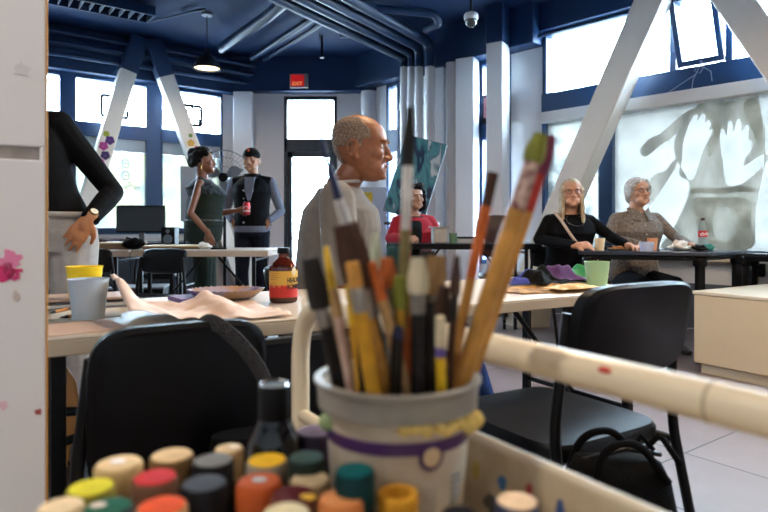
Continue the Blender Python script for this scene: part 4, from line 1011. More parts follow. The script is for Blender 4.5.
def blot(x, z, rx, rz, col, seed):
    random.seed(seed); l = [(x+rx*random.uniform(.6, 1.3)*math.cos(2*PI*k/18), z+rz*random.uniform(.7, 1.2)*math.sin(2*PI*k/18)) for k in range(18)]
    m = MB(); m.loft([[V((a, -.0048, b)) for a, b in l], [V((a, -.0035, b)) for a, b in l]]); m.build('paint_stain', mat('stain_%d_%d_%d' % col, col, .4), r, smooth=False)
for a in ((.05, .69, .006, .008, (60, 110, 160), 1), (.085, .69, .004, .014, (170, 60, 60), 2), (.12, .685, .005, .018, (50, 80, 130), 3), (.13, .665, .006, .012, (200, 160, 50), 4), (.012, .69, .006, .01, (190, 170, 90), 5), (.2, .685, .014, .01, (30, 110, 130), 6), (.035, .665, .01, .01, (90, 90, 80), 7), (.17, .7, .004, .008, (60, 140, 150), 8), (.25, .69, .008, .006, (190, 90, 60), 9)): blot(*a)
# rail: runs parallel outside the far wall, bends down at its far end
yo = .047; zr_ = .80; xa, xb = -.515, .62
RAIL = mat('ivory_tube', (224, 208, 178), .28, var=.04, vscale=10)
m = MB(); m.tube(bend([(xa, yo, .03), (xa, yo, zr_), (xb, yo, zr_), (xb, yo, .03)], .11, 14), .016, 18); m.build('handle_rail', RAIL, r)
for x in (-.02, .22): MB().tube([(x, yo, zr_), (x+.003, yo, zr_)], .0164, 18).build('rail_joint', mat('joint_tan', (176, 156, 124), .5), r)
m = MB(); m.ell((.135, yo-.0135, zr_+.0085), (.007, .003, .003), R=None); m.build('paint_spot', mat('red_spot', (190, 50, 40), .5), r)
m = MB()
for z in (.60, .25):
    m.cyl((xa, yo, z), (xb, yo, z), .011); m.cyl((xa if z < .5 else x0, -w_-.04, z), (xb, -w_-.04, z), .011)
    for x in ((xa, xb) if z < .5 else (xb,)): m.cyl((x, yo, z), (x, -w_-.04, z), .011)
m.build('frame', CREAM, r)
m = MB(); m.tube([(xa, -w_-.04, .03), (xa, -w_-.04, .6)], .013); m.tube([(xb, -w_-.04, .03), (xb, -w_-.04, .6)], .013); m.build('frame', CREAM, r)
m = MB(); m.bx(x0, xb, -w_-.03, yo-.02, .235, .25); m.build('lower_shelf', CREAM, r, bevel=.003)
m = MB(); m.bx(x0, x1, -w_+.01, -.01, .59, .63); m.build('tray_support', CREAM, r)
for x in (xa, xb):
    for y in (yo, -w_-.04):
        m = MB(); m.cyl((x, y-.012, .025), (x, y+.012, .025), .025, n=20); m.build('caster', M_['black'], r)

# bucket
BC = V((.0125, .555, zf))
BR_ = .0728; BH = .7935-zf
r = thing('brush_bucket', 'white plastic tub with purple band and grey rim, full of paint brushes', 'bucket', tuple(BC))
TUB = mat('tub_white', (206, 198, 184), .4, col2=(170, 150, 124), vscale=9)
rb = .057
rad = lambda z: rb+(BR_-.004-rb)*z/BH
m = MB(); m.lathe([(0, 0), (rb-.003, 0), (rb, .004), (rad(.1), .1), (rad(BH-.004), BH-.004), (rad(BH)-.002, BH-.004), (rad(.1)-.002, .1), (rb-.002, .004), (0, .004)], n=56); m.build('tub_body', TUB, r)
m = MB(); m.lathe([(rad(BH-.022)+.0005, BH-.025), (BR_+.0005, BH-.023), (BR_+.0015, BH-.004), (BR_+.004, BH-.002), (BR_+.004, BH+.001), (BR_-.004, BH+.001), (BR_-.005, BH-.02)], n=56); m.build('rim_band', mat('tub_rim_grey', (150, 144, 134), .45, metal=.25, var=.3, vscale=20, spec=.3), r)
m = MB(); z0 = .103
m.loft([[V(((rad(z)+o)*math.cos(t), (rad(z)+o)*math.sin(t), z)) for t in [2*PI*k/56 for k in range(56)]] for z, o in ((z0, .0002), (z0, .0009), (z0+.011, .0009), (z0+.011, .0002))]); m.build('purple_band', mat('band_purple', (66, 34, 84), .4), r)
def on_tub(phi, z, o): return V(((rad(z)+o)*math.sin(phi), -(rad(z)+o)*math.cos(phi), z))
def disc(name, phi, z, rr, o, m_):
    m = MB(); l = lambda o: [on_tub(phi+rr*math.cos(t)/.065, z+rr*math.sin(t), o) for t in [2*PI*k/28 for k in range(28)]]
    m.loft([l(o), l(o+.0008)]); m.build(name, m_, r)
disc('band_badge', .42, .101, .0115, .0009, MATS['band_purple']); disc('badge_centre', .42, .101, .008, .0018, mat('badge_tan', (196, 170, 132), .5))
m = MB()
for k in range(5): m.tube([on_tub(.8+.22*j/6, .078-.0055*k, .0006) for j in range(7 if k % 2 else 6)], .0011, 5)
m.build('label_print', mat('tub_print', (80, 72, 66), .6), r)
m = MB()
for k in range(9): m.tube([on_tub(.12+.4*j/8, .074-.004*k, .0004) for j in range(9)], .0005, 4)
m.build('fine_print', mat('tub_print_grey', (150, 140, 126), .6), r)
m = MB()
random.seed(5)
for k in range(14):
    t = .15+k*.11+random.uniform(-.03, .03); z = BH-.029+random.uniform(-.004, .003); m.ell(on_tub(t-.1, z, .0), (.006, .004, .006), 8, 6)
m.ell(on_tub(1.25, BH-.034, .002), (.012, .009, .010), 10, 8); m.ell(on_tub(1.12, BH-.037, .0), (.01, .005, .008), 10, 8)
m.build('dried_paint', mat('dried_yellow', (226, 196, 110), .5, var=.2, vscale=60), r, ang=90)
MB().ell(on_tub(-1.15, BH-.034, .0), (.01, .006, .009), 10, 8).build('dried_paint', mat('dried_green', (140, 160, 110), .5), r)

# brushes
BM = dict(mottled=(200, 170, 150), wood=(196, 140, 66), tan=(178, 140, 92), black=(18, 16, 18), yellow=(226, 180, 40), gold=(206, 150, 40), orange=(200, 100, 40), silver=(176, 172, 166), white=(214, 210, 204), brown=(70, 40, 24), dark=(30, 24, 22), teal=(30, 84, 84), cream=(220, 206, 172), green=(140, 142, 52), palegreen=(206, 214, 186), pink=(120, 40, 70), greenish=(134, 120, 76), pinkish=(200, 168, 150), navy=(30, 36, 70), purple=(110, 90, 160), grey=(130, 126, 118), red=(170, 50, 40))
def bmat(n):
    c = BM[n]; metal = .8 if n == 'silver' else 0
    if n == 'mottled': return mat('brush_mottled', c, .35, .3, col2=(90, 30, 44), vscale=120)
    return mat('brush_'+n, c, .3 if n in ('silver', 'black', 'yellow', 'wood') else .55, metal, var=.4, vscale=40, spec=.25, bump=.15, bscale=150)
bristle_bump = {}
def brmat(n): return mat('bristle_'+n, BM[n], .85, var=.45, vscale=60, bump=.8, bscale=250, stretch=(1, 1, .12))
def brush(label, tip, base, dt, db, segs):
    """segs from the lower end to the upper end: (part, fraction of the visible length, r0, r1, colour, flat)"""
    T_ = W(tip[0], tip[1], dt); B_ = W(base, 383, db); d = (T_-B_).normalized()
    k = (B_.z-zf-.02)/d.z; low = B_-d*k
    rr = V((low.x-BC.x, low.y-BC.y)); lim = .045
    if rr.length > lim:                       # keep the lower end inside the tub
        rr = rr.normalized()*lim; low = V((BC.x+rr.x, BC.y+rr.y, low.z)); d = (T_-low).normalized()
    Lg = (T_-low).length; vis = (T_-B_).length; hid = Lg-vis
    r = thing('paint_brush', label, 'paint brush', tuple(low))
    u, w, _ = frame_of(d); cur = 0
    tot = 0
    for i, (part, fr, r0, r1, col, flat) in enumerate(segs):
        s0 = tot; s1 = tot+fr*vis+(hid if i == 0 else 0); tot = s1
        m = MB(); loops = []
        N = 20 if part != 'bristles' else 24
        steps = [0, .02, .5, .98, 1] if part != 'bristles' else [0, .25, .5, .75, .92, 1]
        prof = (lambda t: r0+(r1-r0)*t)
        last = i == len(segs)-1
        for t in steps:
            rad_ = prof(t)*.88
            if part == 'bristles': rad_ = r0*(1+.28*math.sin(PI*min(1, t*1.15)))*(1-t)+r1*t if t < 1 else r1
            if last and t == 1 and part != 'bristles': rad_ *= .5
            c = low+d*(s0+(s1-s0)*t)
            loops.append([c+(u*math.cos(a)*flat+w*math.sin(a))*rad_*(1+(.12*((j % 3)-1) if part == 'bristles' and t > .3 else 0)) for j, a in enumerate([2*PI*j/N for j in range(N)])])
        m.loft(loops); m.build(part, brmat(col) if part == 'bristles' else bmat(col), r, True, ang=60)
    return r
H, FE, B = 'handle', 'ferrule', 'bristles'
brush('thick wooden brush leaning far right with a yellow-green tip, the largest in the tub', (541, 134), 461, .535, .545, [(H, .70, .0088, .0095, 'wood', 1), (FE, .19, .0088, .008, 'mottled', 1), (B, .11, .0088, .0055, 'green', 1)])
brush('thick wooden brush with dark pink bristles leaning right behind the yellow-green one', (552, 136), 468, .56, .57, [(H, .70, .0075, .008, 'wood', 1), (FE, .15, .0078, .0072, 'red', 1), (B, .15, .0078, .004, 'pink', 1)])
brush('slim brush with orange-painted stem and brown end, leaning right beside the thick pair', (493, 172), 449, .55, .555, [(H, .50, .005, .0055, 'wood', 1), ('paint_coat', .34, .0056, .006, 'orange', 1), ('handle_end', .16, .006, .0064, 'brown', 1)])
brush('tallest brush at the centre with a long black tip and white ferrule', (410, 107), 400, .52, .53, [(H, .56, .0042, .0055, 'greenish', 1), (FE, .23, .0045, .0055, 'white', 1), (B, .21, .0052, .0025, 'black', .7)])
brush('thin brush turned handle up with a dark pointed end and white stem, leaning left', (317, 124), 392, .52, .55, [('lower_stem', .36, .005, .006, 'dark', 1), ('white_stem', .36, .0062, .0052, 'white', 1), (H, .28, .0045, .002, 'navy', 1)])
brush('wide flat brush with dark brown bristles in front of the grey-shirted man', (345, 224), 386, .50, .52, [(H, .42, .0065, .0065, 'wood', 1), (FE, .18, .0075, .0105, 'silver', 1), (B, .40, .0125, .010, 'brown', .5)])
brush('brush with a broad dark tuft at the far left of the tub', (310, 258), 336, .52, .53, [(H, .45, .004, .005, 'black', 1), (FE, .15, .006, .007, 'silver', .8), (B, .40, .009, .007, 'dark', .6)])
brush('thin tan brush handle leaning left beside the broad dark tuft', (326, 246), 347, .54, .55, [(H, .6, .004, .0055, 'tan', 1), ('handle_end', .4, .0055, .003, 'yellow', 1)])
brush('plain wooden handle with rounded top, left of centre', (341, 250), 377, .51, .52, [(H, .6, .0062, .0068, 'wood', 1), ('handle_end', .4, .0068, .0045, 'tan', 1)])
brush('short gold handle between the wooden ones on the left', (349, 285), 360, .50, .51, [(H, .6, .0045, .0045, 'gold', 1), (FE, .4, .0045, .004, 'yellow', 1)])
brush('brush with a pale green pointed tip above the left group', (376, 234), 372, .56, .57, [(H, .45, .005, .005, 'grey', 1), (FE, .25, .006, .006, 'silver', 1), (B, .30, .0075, .003, 'palegreen', .8)])
brush('long tan handle crossing from upper left to the front right', (372, 262), 417, .50, .51, [(H, .7, .0055, .0058, 'tan', 1), ('handle_end', .3, .0058, .004, 'orange', 1)])
brush('brush with an orange tuft near the centre', (387, 258), 393, .53, .54, [(H, .55, .0045, .005, 'grey', 1), (FE, .22, .0055, .0055, 'silver', 1), (B, .23, .0075, .005, 'orange', .8)])
brush('brush with a dark teal tuft behind the orange one', (396, 246), 389, .575, .58, [(H, .5, .005, .005, 'black', 1), (FE, .2, .006, .007, 'silver', 1), (B, .30, .010, .008, 'teal', .7)])
brush('brush with a large rounded cream tuft on a black handle, centre right', (418, 258), 418, .505, .51, [(H, .56, .0065, .007, 'black', 1), (FE, .16, .0072, .0075, 'grey', 1), (B, .28, .0088, .0055, 'cream', .7)])
brush('brush with a black tuft behind the rounded cream one', (428, 250), 426, .565, .57, [(H, .5, .006, .006, 'black', 1), (FE, .15, .007, .008, 'dark', 1), (B, .35, .010, .007, 'black', .8)])
brush('slender brush with a dark brown pointed tip, right of centre', (457, 256), 449, .52, .53, [(H, .5, .0035, .004, 'brown', 1), (FE, .2, .0042, .0042, 'dark', 1), (B, .30, .005, .002, 'brown', 1)])
brush('short yellow handle with white and purple bands at the front right', (440, 316), 442, .50, .51, [(H, .4, .0048, .005, 'yellow', 1), ('purple_band', .15, .005, .005, 'purple', 1), ('handle_end', .45, .005, .0045, 'cream', 1)])
brush('brush with a yellow-green tuft and orange handle near the centre', (400, 276), 402, .515, .525, [(H, .5, .0048, .0048, 'orange', 1), (FE, .2, .005, .005, 'gold', 1), (B, .30, .0062, .005, 'green', .8)])
brush('thin orange handle just right of the yellow-green tuft', (411, 286), 407, .53, .535, [(H, .7, .0042, .0045, 'orange', 1), ('handle_end', .3, .0045, .003, 'gold', 1)])
brush('short brush with a brown tuft and cream ferrule on the right', (444, 286), 437, .53, .54, [(H, .35, .0045, .0045, 'tan', 1), (FE, .3, .005, .0055, 'cream', 1), (B, .35, .0065, .004, 'brown', 1)])
brush('pale pinkish wooden handle in the left group', (334, 288), 350, .52, .525, [(H, .7, .0048, .005, 'pinkish', 1), ('handle_end', .3, .005, .004, 'tan', 1)])
brush('short black handle in the left group, before the wooden ones', (358, 322), 363, .505, .51, [(H, .8, .006, .006, 'black', 1), ('handle_end', .2, .006, .004, 'dark', 1)])
brush('short black handle at the centre front', (398, 326), 396, .505, .51, [(H, .8, .0065, .006, 'black', 1), ('handle_end', .2, .006, .004, 'navy', 1)])
brush('short black handle right of the rounded cream tuft', (430, 302), 430, .515, .52, [(H, .8, .006, .006, 'black', 1), ('handle_end', .2, .006, .004, 'dark', 1)])
brush('brush with a square tan-orange tuft right of centre', (436, 256), 433, .56, .565, [(H, .5, .0045, .005, 'tan', 1), (FE, .2, .006, .007, 'silver', .8), (B, .30, .0085, .0085, 'tan', .6)])
brush('black handle at the left rim of the tub', (322, 300), 340, .53, .535, [(H, .8, .0055, .0055, 'black', 1), ('handle_end', .2, .0055, .003, 'brown', 1)])
brush('broad wooden handle at the front left of the tub', (352, 262), 372, .49, .505, [(H, .6, .007, .0072, 'gold', 1), (FE, .2, .007, .0072, 'silver', 1), ('handle_end', .2, .007, .0065, 'wood', 1)])

# paint jars
JB = 0.018
def jar(label, px, py, wpx, lid, body, zt=.725, blob=None, kind='jar', dx=0, dy=0, rr=None, mid=None):
    p = Wz(px, py, zt); p.x += dx; p.y += dy
    R0 = rr or wpx/F*p.y/2; h = zt-zf
    r = thing('paint_bottle' if kind != 'open' else 'open_paint_jar', label, 'paint bottle', (p.x, p.y, zf))
    bm_ = mat('jarbody_%d_%d_%d' % body, body, .4, var=.2, vscale=30, spec=.25)
    lm = mat('jarlid_%d_%d_%d' % lid, lid, .65, var=.25, vscale=90, spec=.12)
    if kind == 'open':
        m = MB(); m.lathe([(0, 0), (R0, 0), (R0*1.05, .004), (R0*1.05, h*.62), (R0*.98, h*.72), (R0*.72, h*.84), (R0*.74, h*.86), (R0*.8, h*.88), (R0*.8, h*.98), (R0*.76, h), (R0*.55, h), (R0*.53, h*.93), (R0*.53, h*.8), (0, h*.78)], n=36); m.build('jar_body', lm, r)
        MB().lathe([(0, h*.8), (R0*.52, h*.8), (R0*.52, h*.82), (0, h*.82)], n=28).build('paint_inside', mat('umber_paint', (84, 48, 20), .3), r); return r
    hl = .026
    m = MB(); m.lathe([(0, 0), (R0*.95, 0), (R0, .003), (R0, h-hl-.006), (R0*.93, h-hl), (0, h-hl)], n=32); m.build('bottle_body', bm_, r)
    sk = mat('jarskirt_%d_%d_%d' % (mid or lid), mid or lid, .6, var=.25, vscale=40, spec=.15)
    m = MB(); m.lathe([(0, h-hl), (R0*1.0, h-hl), (R0, h-.003), (R0*.94, h-.0005), (R0*.0, h-.0005)], n=32); c_ = m.build('cap', sk, r)
    m = MB(); m.lathe([(0, h-.0006), (R0*.9, h-.0006), (R0*.88, h+.0006), (0, h+.0010)], n=28); m.build('lid_paint', lm, c_)
    if blob:
        m = MB(); m.ell((blob[0]*R0, blob[1]*R0, h), (R0*.4, R0*.3, .0016), 12, 6); m.build('paint_blob', mat('blob_%d_%d_%d' % blob[2], blob[2], .35), c_)
    return r
K_ = (16, 16, 18); TN_ = (190, 160, 110); OC = (110, 84, 40)
jar('paint bottle with yellow-green lid at the front left of the tray', 91, 487, 46, (206, 196, 40), (60, 52, 24), mid=(150, 140, 60))
jar('tall paint bottle with cream lid topped by a white smear, behind the yellow-green one', 119, 463, 46, (216, 186, 140), (176, 140, 84), blob=(-.1, .1, (226, 226, 232)), mid=(204, 172, 118))
jar('paint bottle with a red painted lid', 155, 477, 45, (190, 40, 44), (70, 54, 44), mid=(120, 86, 66))
jar('paint bottle with plain tan lid at the back of the tray', 172, 455, 43, (206, 174, 128), (60, 46, 30), mid=(120, 92, 56))
jar('paint bottle with dark grey lid, in front of another grey lid', 204, 483, 46, (62, 66, 74), K_, mid=(22, 22, 26))
jar('paint bottle with grey lid at the back, behind the darker grey one', 213, 460, 41, (110, 110, 108), K_, mid=(26, 26, 28))
jar('narrow bottle with shiny gold-white cap beside the black ink bottle', 235, 446, 29, (214, 186, 142), (70, 58, 40), blob=(.3, .2, (250, 240, 220)), dx=-.004, dy=-.006, mid=(190, 156, 110))
jar('paint bottle with bright yellow lid before the black ink bottle', 267, 460, 41, (228, 176, 20), (70, 60, 50), mid=(150, 140, 124))
jar('paint bottle with orange-brown sides and a blue-grey smear on its lid', 259, 481, 45, (176, 84, 44), (120, 50, 20), blob=(.0, .05, (150, 178, 186)), mid=(186, 86, 40))
jar('paint bottle with dark green lid beside the tub', 313, 452, 38, (44, 66, 54), (24, 26, 24), zt=.735, dx=-.004, dy=-.012, mid=(30, 40, 34))
jar('paint bottle with beige lid in front of the dark green one', 313, 473, 41, (184, 164, 130), (80, 66, 50), mid=(150, 128, 98), dx=-.001, dy=-.012)
jar('paint bottle with dark teal lid at the foot of the tub', 355, 470, 40, (16, 90, 92), (12, 20, 22), zt=.742, mid=(12, 50, 52))
jar('paint bottle with dark red lid and yellow dribble', 293, 494, 44, (84, 24, 30), (150, 112, 70), blob=(.7, -.3, (226, 180, 60)), mid=(110, 60, 50))
jar('paint bottle with peach-orange lid left of the open ochre jar', 341, 498, 46, (216, 140, 84), (150, 84, 44), mid=(200, 120, 66))
jar('open ochre paint jar without lid, in front of the tub', 398, 492, 52, (206, 146, 44), (206, 146, 44), zt=.722, kind='open')
jar('paint bottle with vivid orange lid at the bottom edge', 162, 506, 50, (226, 82, 24), (150, 90, 50), mid=(214, 170, 120))
jar('paint bottle with dark green lid and white smear at the bottom edge', 108, 507, 48, (20, 86, 62), (40, 44, 44), blob=(-.45, .1, (220, 200, 180)), mid=(60, 66, 70))
jar('paint bottle with cream lid at the bottom left corner of the tray', 61, 506, 44, (222, 196, 156), (180, 150, 100), mid=(206, 180, 134))
jar('paint bottle with pale cream lid at the bottom edge, before the orange-brown one', 286, 513, 50, (226, 214, 176), (160, 140, 100), mid=(210, 190, 140), zt=.728)
jar('paint bottle with peach and blue lid alone at the right of the tray', 517, 501, 44, (222, 186, 146), (40, 44, 60), mid=(60, 66, 90))
jar('dark bottle half cut off at the bottom edge under the tub', 459, 513, 36, (28, 28, 36), K_, zt=.728)
jar('small bottle with lavender lid tucked behind the dark green one', 323, 431, 40, (120, 106, 128), (40, 34, 44), zt=.722, dx=-.008, mid=(70, 60, 80))
p = Wz(274, 386, .777)
p = V((-.1075, .588, zf))
r = thing('ink_bottle', 'black ink bottle with narrow neck standing tall left of the tub', 'bottle', tuple(p))
h = .777-zf
m = MB(); m.lathe([(0, 0), (.024, 0), (.0265, .004), (.0268, .065), (.025, .082), (.0175, .098), (.0145, .104), (.0145, .108), (0, .108)], n=36); m.build('bottle_body', mat('gloss_black', (10, 10, 12), .12), r)
m = MB(); m.lathe([(0, .104), (.0148, .104), (.0152, .106), (.0150, h-.002), (.0138, h), (0, h)], n=28); c_ = m.build('cap', M_['black'], r)
m = MB(); m.lathe([(.0138, h-.001), (.0148, h), (.0138, h+.0016), (.0125, h+.0005)], n=28); m.build('cap_rim', M_['chrome'], c_)
# ------------------------------------------------------------------ people
HEAD = [(-.004, .060, .022, .018), (.004, .078, .004, .030), (.014, .088, -.012, .041), (.030, .092, -.032, .052), (.050, .091, -.056, .060), (.070, .090, -.076, .066), (.095, .088, -.092, .070), (.118, .083, -.099, .0735), (.135, .091, -.103, .0755), (.155, .090, -.105, .077), (.175, .083, -.103, .0765), (.193, .072, -.095, .071), (.209, .053, -.078, .060), (.221, .030, -.055, .044), (.229, .002, -.030, .024)]
def head_at(z):
    for i in range(len(HEAD)-1):
        a, b = HEAD[i], HEAD[i+1]
        if z <= b[0]:
            t = max(0, (z-a[0])/(b[0]-a[0])); return [a[k]+(b[k]-a[k])*t for k in (1, 2, 3)]
    return list(HEAD[-1][1:])
def hp(z, th, off=0, jaw=1):
    f, b, w = head_at(z); c = (f+b)/2; s_, k = math.sin(th), math.cos(th)
    p = .92
    x = (w+off)*math.copysign(abs(k)**p, k); y = c+((f-c)+off)*math.copysign(abs(s_)**p, s_)
    return V((x, y, z))
SKIN = {}
def skin_mat(n, c, c2): return mat('skin_'+n, c, .48, var=.0, col2=tuple(int(a*.65+b*.35) for a, b in zip(c, c2)), vscale=70, bump=.06, bscale=120)

def human(label, loc, face, skin, top, pants, shoe=(24, 22, 22), S=1.0, dz=0.0, g=1.0, gb=1.0, lean=(0, 0), headp=(0, 0, 0), look=(0, 0, 0), hs=1.0, arms=None, legs=None, sleeve='long', hemz=.93, name='person', voxel=.006, fem=False, extra=None, topmat=None, pantsmat=None, wide=1.0, strip=None):
    """local frame: +y ahead, +x the person's right hand side, feet at z = 0"""
    rz = math.atan2(-face[0], face[1])
    r = thing(name, label, 'person', loc, rz, None, S)
    hip = .93+dz
    def L(p, z0=.93):                                   # rest-pose point -> leaned, lowered point
        k = max(0, (p[2]-.93)/.6); return V((p[0]+lean[0]*k, p[1]+lean[1]*k, p[2]+dz))
    sh = .158 if fem else .186
    bust = .028 if fem else 0
    rings = [(.86, .155*g, .110*gb, 0), (.95, .168*g, .122*gb, 0), (1.03, .158*g, .120*gb, .004), (1.12, .145*g, .112*gb, .006), (1.22, .152*g, .114*gb, .008+bust*.3), (1.31, .165*g, .118*gb, .010+bust), (1.38, .165*g, .108*gb, .004), (1.43, .130*g, .088, -.006), (1.465, .082, .068, -.012), (1.50, .062, .06, -.01)]
    def torso(mb, off, z0, z1, n=28):
        zs = sorted({z0, z1}|{a[0] for a in rings if z0 < a[0] < z1}); loops = []
        for z in zs:
            for i in range(len(rings)-1):
                if rings[i][0] <= z <= rings[i+1][0]:
                    a, b = rings[i], rings[i+1]; t = (z-a[0])/(b[0]-a[0]); break
            rx, ry, cy = [a[k]+(b[k]-a[k])*t+(off if k < 3 else 0) for k in (1, 2, 3)]
            loops.append([L((rx*math.copysign(abs(math.cos(q))**.85, math.cos(q)), cy+ry*math.sin(q), z)) for q in [2*PI*k/n for k in range(n)]])
        mb.loft(loops); return loops
    Hm = Matrix.Translation(L((0, .012, 1.524))+V(headp))@Euler((look[1], look[2], look[0])).to_matrix().to_4x4()@Matrix.Scale(hs, 4)
    shp = {s: L((s*sh*g**.5, -.005, 1.412)) for s in (1, -1)}
    arms = arms or {}
    A = {}
    for s in (1, -1):
        a = arms.get(s) or dict(elbow=(s*.235, -.03, 1.12+dz), wrist=(s*.24, .06, .89+dz), hd=(0, .15, -1), pn=(-s, 0, 0), curl=.35)
        a = {k: (V(v) if isinstance(v, tuple) else v) for k, v in a.items()}; A[s] = a
    if legs is None: legs = {s: ((s*.1, .02, .50), (s*.11, -.02, .09), (s*.15, 1, 0)) for s in (1, -1)}
    def arm(mb, s, off, upto=1.0):
        e, w, h = A[s]['elbow'], A[s]['wrist'], shp[s]
        ag = g**.5*(.80 if fem else .92)
        h1 = h if upto > 0 else h*.72+L((0, 0, 1.43))*.28
        mb.cap(L((s*.06, -.012, 1.425)), h1, .046+off, (.052*ag if upto > 0 else .046)+off)
        if upto == 0: return
        if upto <= .5:
            mb.cap(h, h+(e-h)*upto*2, .052*ag+off*1.0, .048*ag+off*1.5); return
        mb.cap(h, h+(e-h)*.5, .052*ag+off, .045*ag+off); mb.cap(h+(e-h)*.5, e, .045*ag+off, .038*ag+off)
        f = min(1, (upto-.5)*2); m_ = e+(w-e)*.35
        mb.cap(e, m_, .038*ag+off, .039*ag+off); mb.cap(m_, e+(w-e)*f, .039*ag+off, (.039*ag+(.027-.039*ag)*(f-.35)/.65)+off)
    def leg(mb, s, off, flare=0, full=True):
        kn, an, td = legs[s]; kn, an = V(kn), V(an); h = L((s*.088, 0, .90))
        mb.cap(h, h+(kn-h)*.5, .088*g+off, .074*g+off); mb.cap(h+(kn-h)*.5, kn, .074*g+off, .056+off+flare*.4)
        m_ = kn+(an-kn)*.35; mb.cap(kn, m_, .054+off+flare*.5, .055+off+flare*.8); mb.cap(m_, an, .055+off+flare*.8, .036+off+flare)
    # --- body
    b = MB()
    torso(b, -.008, .86, 1.50)
    b.cap(L((0, -.012, 1.44)), Hm@V((0, -.028, .03)), .056, .054)
    fj = lambda z: (.86+.14*min(1, max(0, z/.08))) if fem else 1
    loops = [[Hm@(lambda p: V((p.x*fj(z), p.y, z)))(hp(z, 2*PI*k/32)) for k in range(32)] for z in [h[0] for h in HEAD]]
    b.loft(loops)
    E = lambda c, rr, R=None: b.ell(Hm@V(c), tuple(x*hs for x in rr), 14, 10, Hm.to_3x3().normalized()@(R or Matrix.Identity(3)))
    CP = lambda p, q, r0, r1: b.cap(Hm@V(p), Hm@V(q), r0*hs, r1*hs)
    nl = 1.0
    CP((0, .087, .124), (0, .106, .084), .0075, .0115); E((0, .1045, .080), (.0125, .012, .010))
    for s in (1, -1):
        E((s*.013, .096, .078), (.0095, .012, .008)); E((s*.026, .086, .1375), (.024, .010, .007)); E((s*.044, .062, .092), (.022, .026, .022)); E((s*.028, .062, .040), (.028, .03, .026))
        E((s*.031, .073, .1165), (.0165, .010, .011))
        R = Matrix.Rotation(s*-.35, 3, 'Z')
        E((s*.077, -.012, .100), (.006, .018, .026), R)
        ring = [Hm@V((s*(.080+.010*abs(math.sin(q/2))), -.014+.019*math.cos(q), .104+.029*math.sin(q))) for q in [2*PI*k/14 for k in range(11)]]
        for k in range(10): b.cap(ring[k], ring[k+1], .0048*hs, .0048*hs, 8)
        E((s*.077, -.002, .074), (.006, .008, .009))
    E((0, .0875, .0565), (.018, .0075, .005)); E((0, .087, .0455), (.016, .0075, .0055)); E((0, .082, .016), (.020, .014, .014))
    for s in (1, -1):
        arm(b, s, -.004)
        a = A[s]; d = a['hd'].normalized(); n_ = (a['pn']-d*a['pn'].dot(d)).normalized(); lat = n_.cross(d)*(1 if s > 0 else -1)
        if a.get('flip'): lat = -lat
        w = a['wrist']; cu_ = a.get('curl', .35); hsz = a.get('hs', 1.0)
        b.cap(w-d*.02, w+d*.03*hsz, .026, .026)
        kn = [w+d*(.088-.006*abs(i-1))*hsz+lat*(.031-.0205*i)*hsz for i in range(4)]
        for i in range(4): b.cap(w+d*.015*hsz+lat*(.018-.012*i), kn[i], .015, .0125, 10)
        b.ell(w+d*.055*hsz, (.038*hsz,)*2+(.013,), 14, 8, Matrix((lat, d, n_)).transposed())
        for i, Lf in enumerate((.070, .078, .072, .056)):
            dd = (d+lat*(.10-.07*i)).normalized(); p = kn[i]; c_ = cu_*(.9+.12*i)
            for j, fr in enumerate((.45, .31, .24)):
                ax = dd*math.cos(c_)+n_*math.sin(c_); q = p+ax*Lf*fr*hsz; b.cap(p, q, .0092-.001*j, .0084-.001*j, 8); p = q; c_ += cu_*(.9+.12*i)
        tb = w+d*.02*hsz+lat*.026*hsz; t1 = tb+(d*.62+lat*.62+n_*.3).normalized()*.045*hsz; t2 = t1+(d*.85+lat*.25+n_*.35).normalized()*.032*hsz
        b.cap(tb, t1, .0145, .0115, 10); b.cap(t1, t2, .0108, .0085, 10)
        leg(b, s, -.012)
    b.skin('body', skin, r, voxel, 2)
    # --- face details
    for s in (1, -1):
        m = MB(Hm); m.ell((s*.031, .0775, .1165), (.0115, .0085, .0075), 14, 10); m.mi = 1; m.ell((s*.031, .0845, .1165), (.0052, .0024, .0055), 10, 8)
        m.build('eye', [mat('eye_white', (206, 196, 188), .25), mat('iris_dark', (26, 18, 14), .2)], r)
    m = MB(Hm)
    m.tube([(-.021, .0905, .0505), (-.012, .0965, .052), (0, .0985, .0515), (.012, .0965, .052), (.021, .0905, .0505)], [.001, .003, .0036, .003, .001], 8)
    m.build('mouth', (extra or {}).get('lips') or mat('lips', (146, 88, 76), .5), r)
    # --- clothing
    if pantsmat or pants:
        pm = pantsmat or mat('trousers_%d_%d_%d' % pants, pants, .8, var=.2, vscale=18, bump=.25, bscale=40, spec=.15)
        m = MB(); torso(m, .006, .86, 1.06 if not fem else 1.05)
        for s in (1, -1): leg(m, s, .008, .012*wide)
        m.ell(L((0, 0, .89)), (.15*g, .11*gb, .08)); m.skin('trousers', pm, r, .008, 3)
    for s in (1, -1):
        kn, an, td = legs[s]; an = V(an); td = V(td).normalized(); m = MB()
        lt = V((0, 0, 1)).cross(td)
        for t, w_, h_ in ((0,) * 3,): pass
        loops = []
        for t, w_, h_ in ((-.07, .022, .05), (-.055, .034, .075), (0, .038, .085), (.07, .042, .062), (.13, .045, .045), (.17, .034, .036), (.185, .015, .025)):
            c = V((an.x, an.y, 0))+td*t
            loops.append([c+lt*w_*math.copysign(abs(math.cos(q))**.7, math.cos(q))+V((0, 0, max(.002+an.z-.09, (an.z-.09)+h_*(.5+.5*math.copysign(abs(math.sin(q))**.8, math.sin(q)))))) for q in [2*PI*k/20 for k in range(20)]])
        m.loft(loops); m.build('shoe', mat('shoe_%d_%d_%d' % shoe, shoe, .5), r, ang=60)
    tm = topmat or mat('top_%d_%d_%d' % top, top, .85, var=.12, vscale=20, bump=.3, bscale=36, spec=.12)
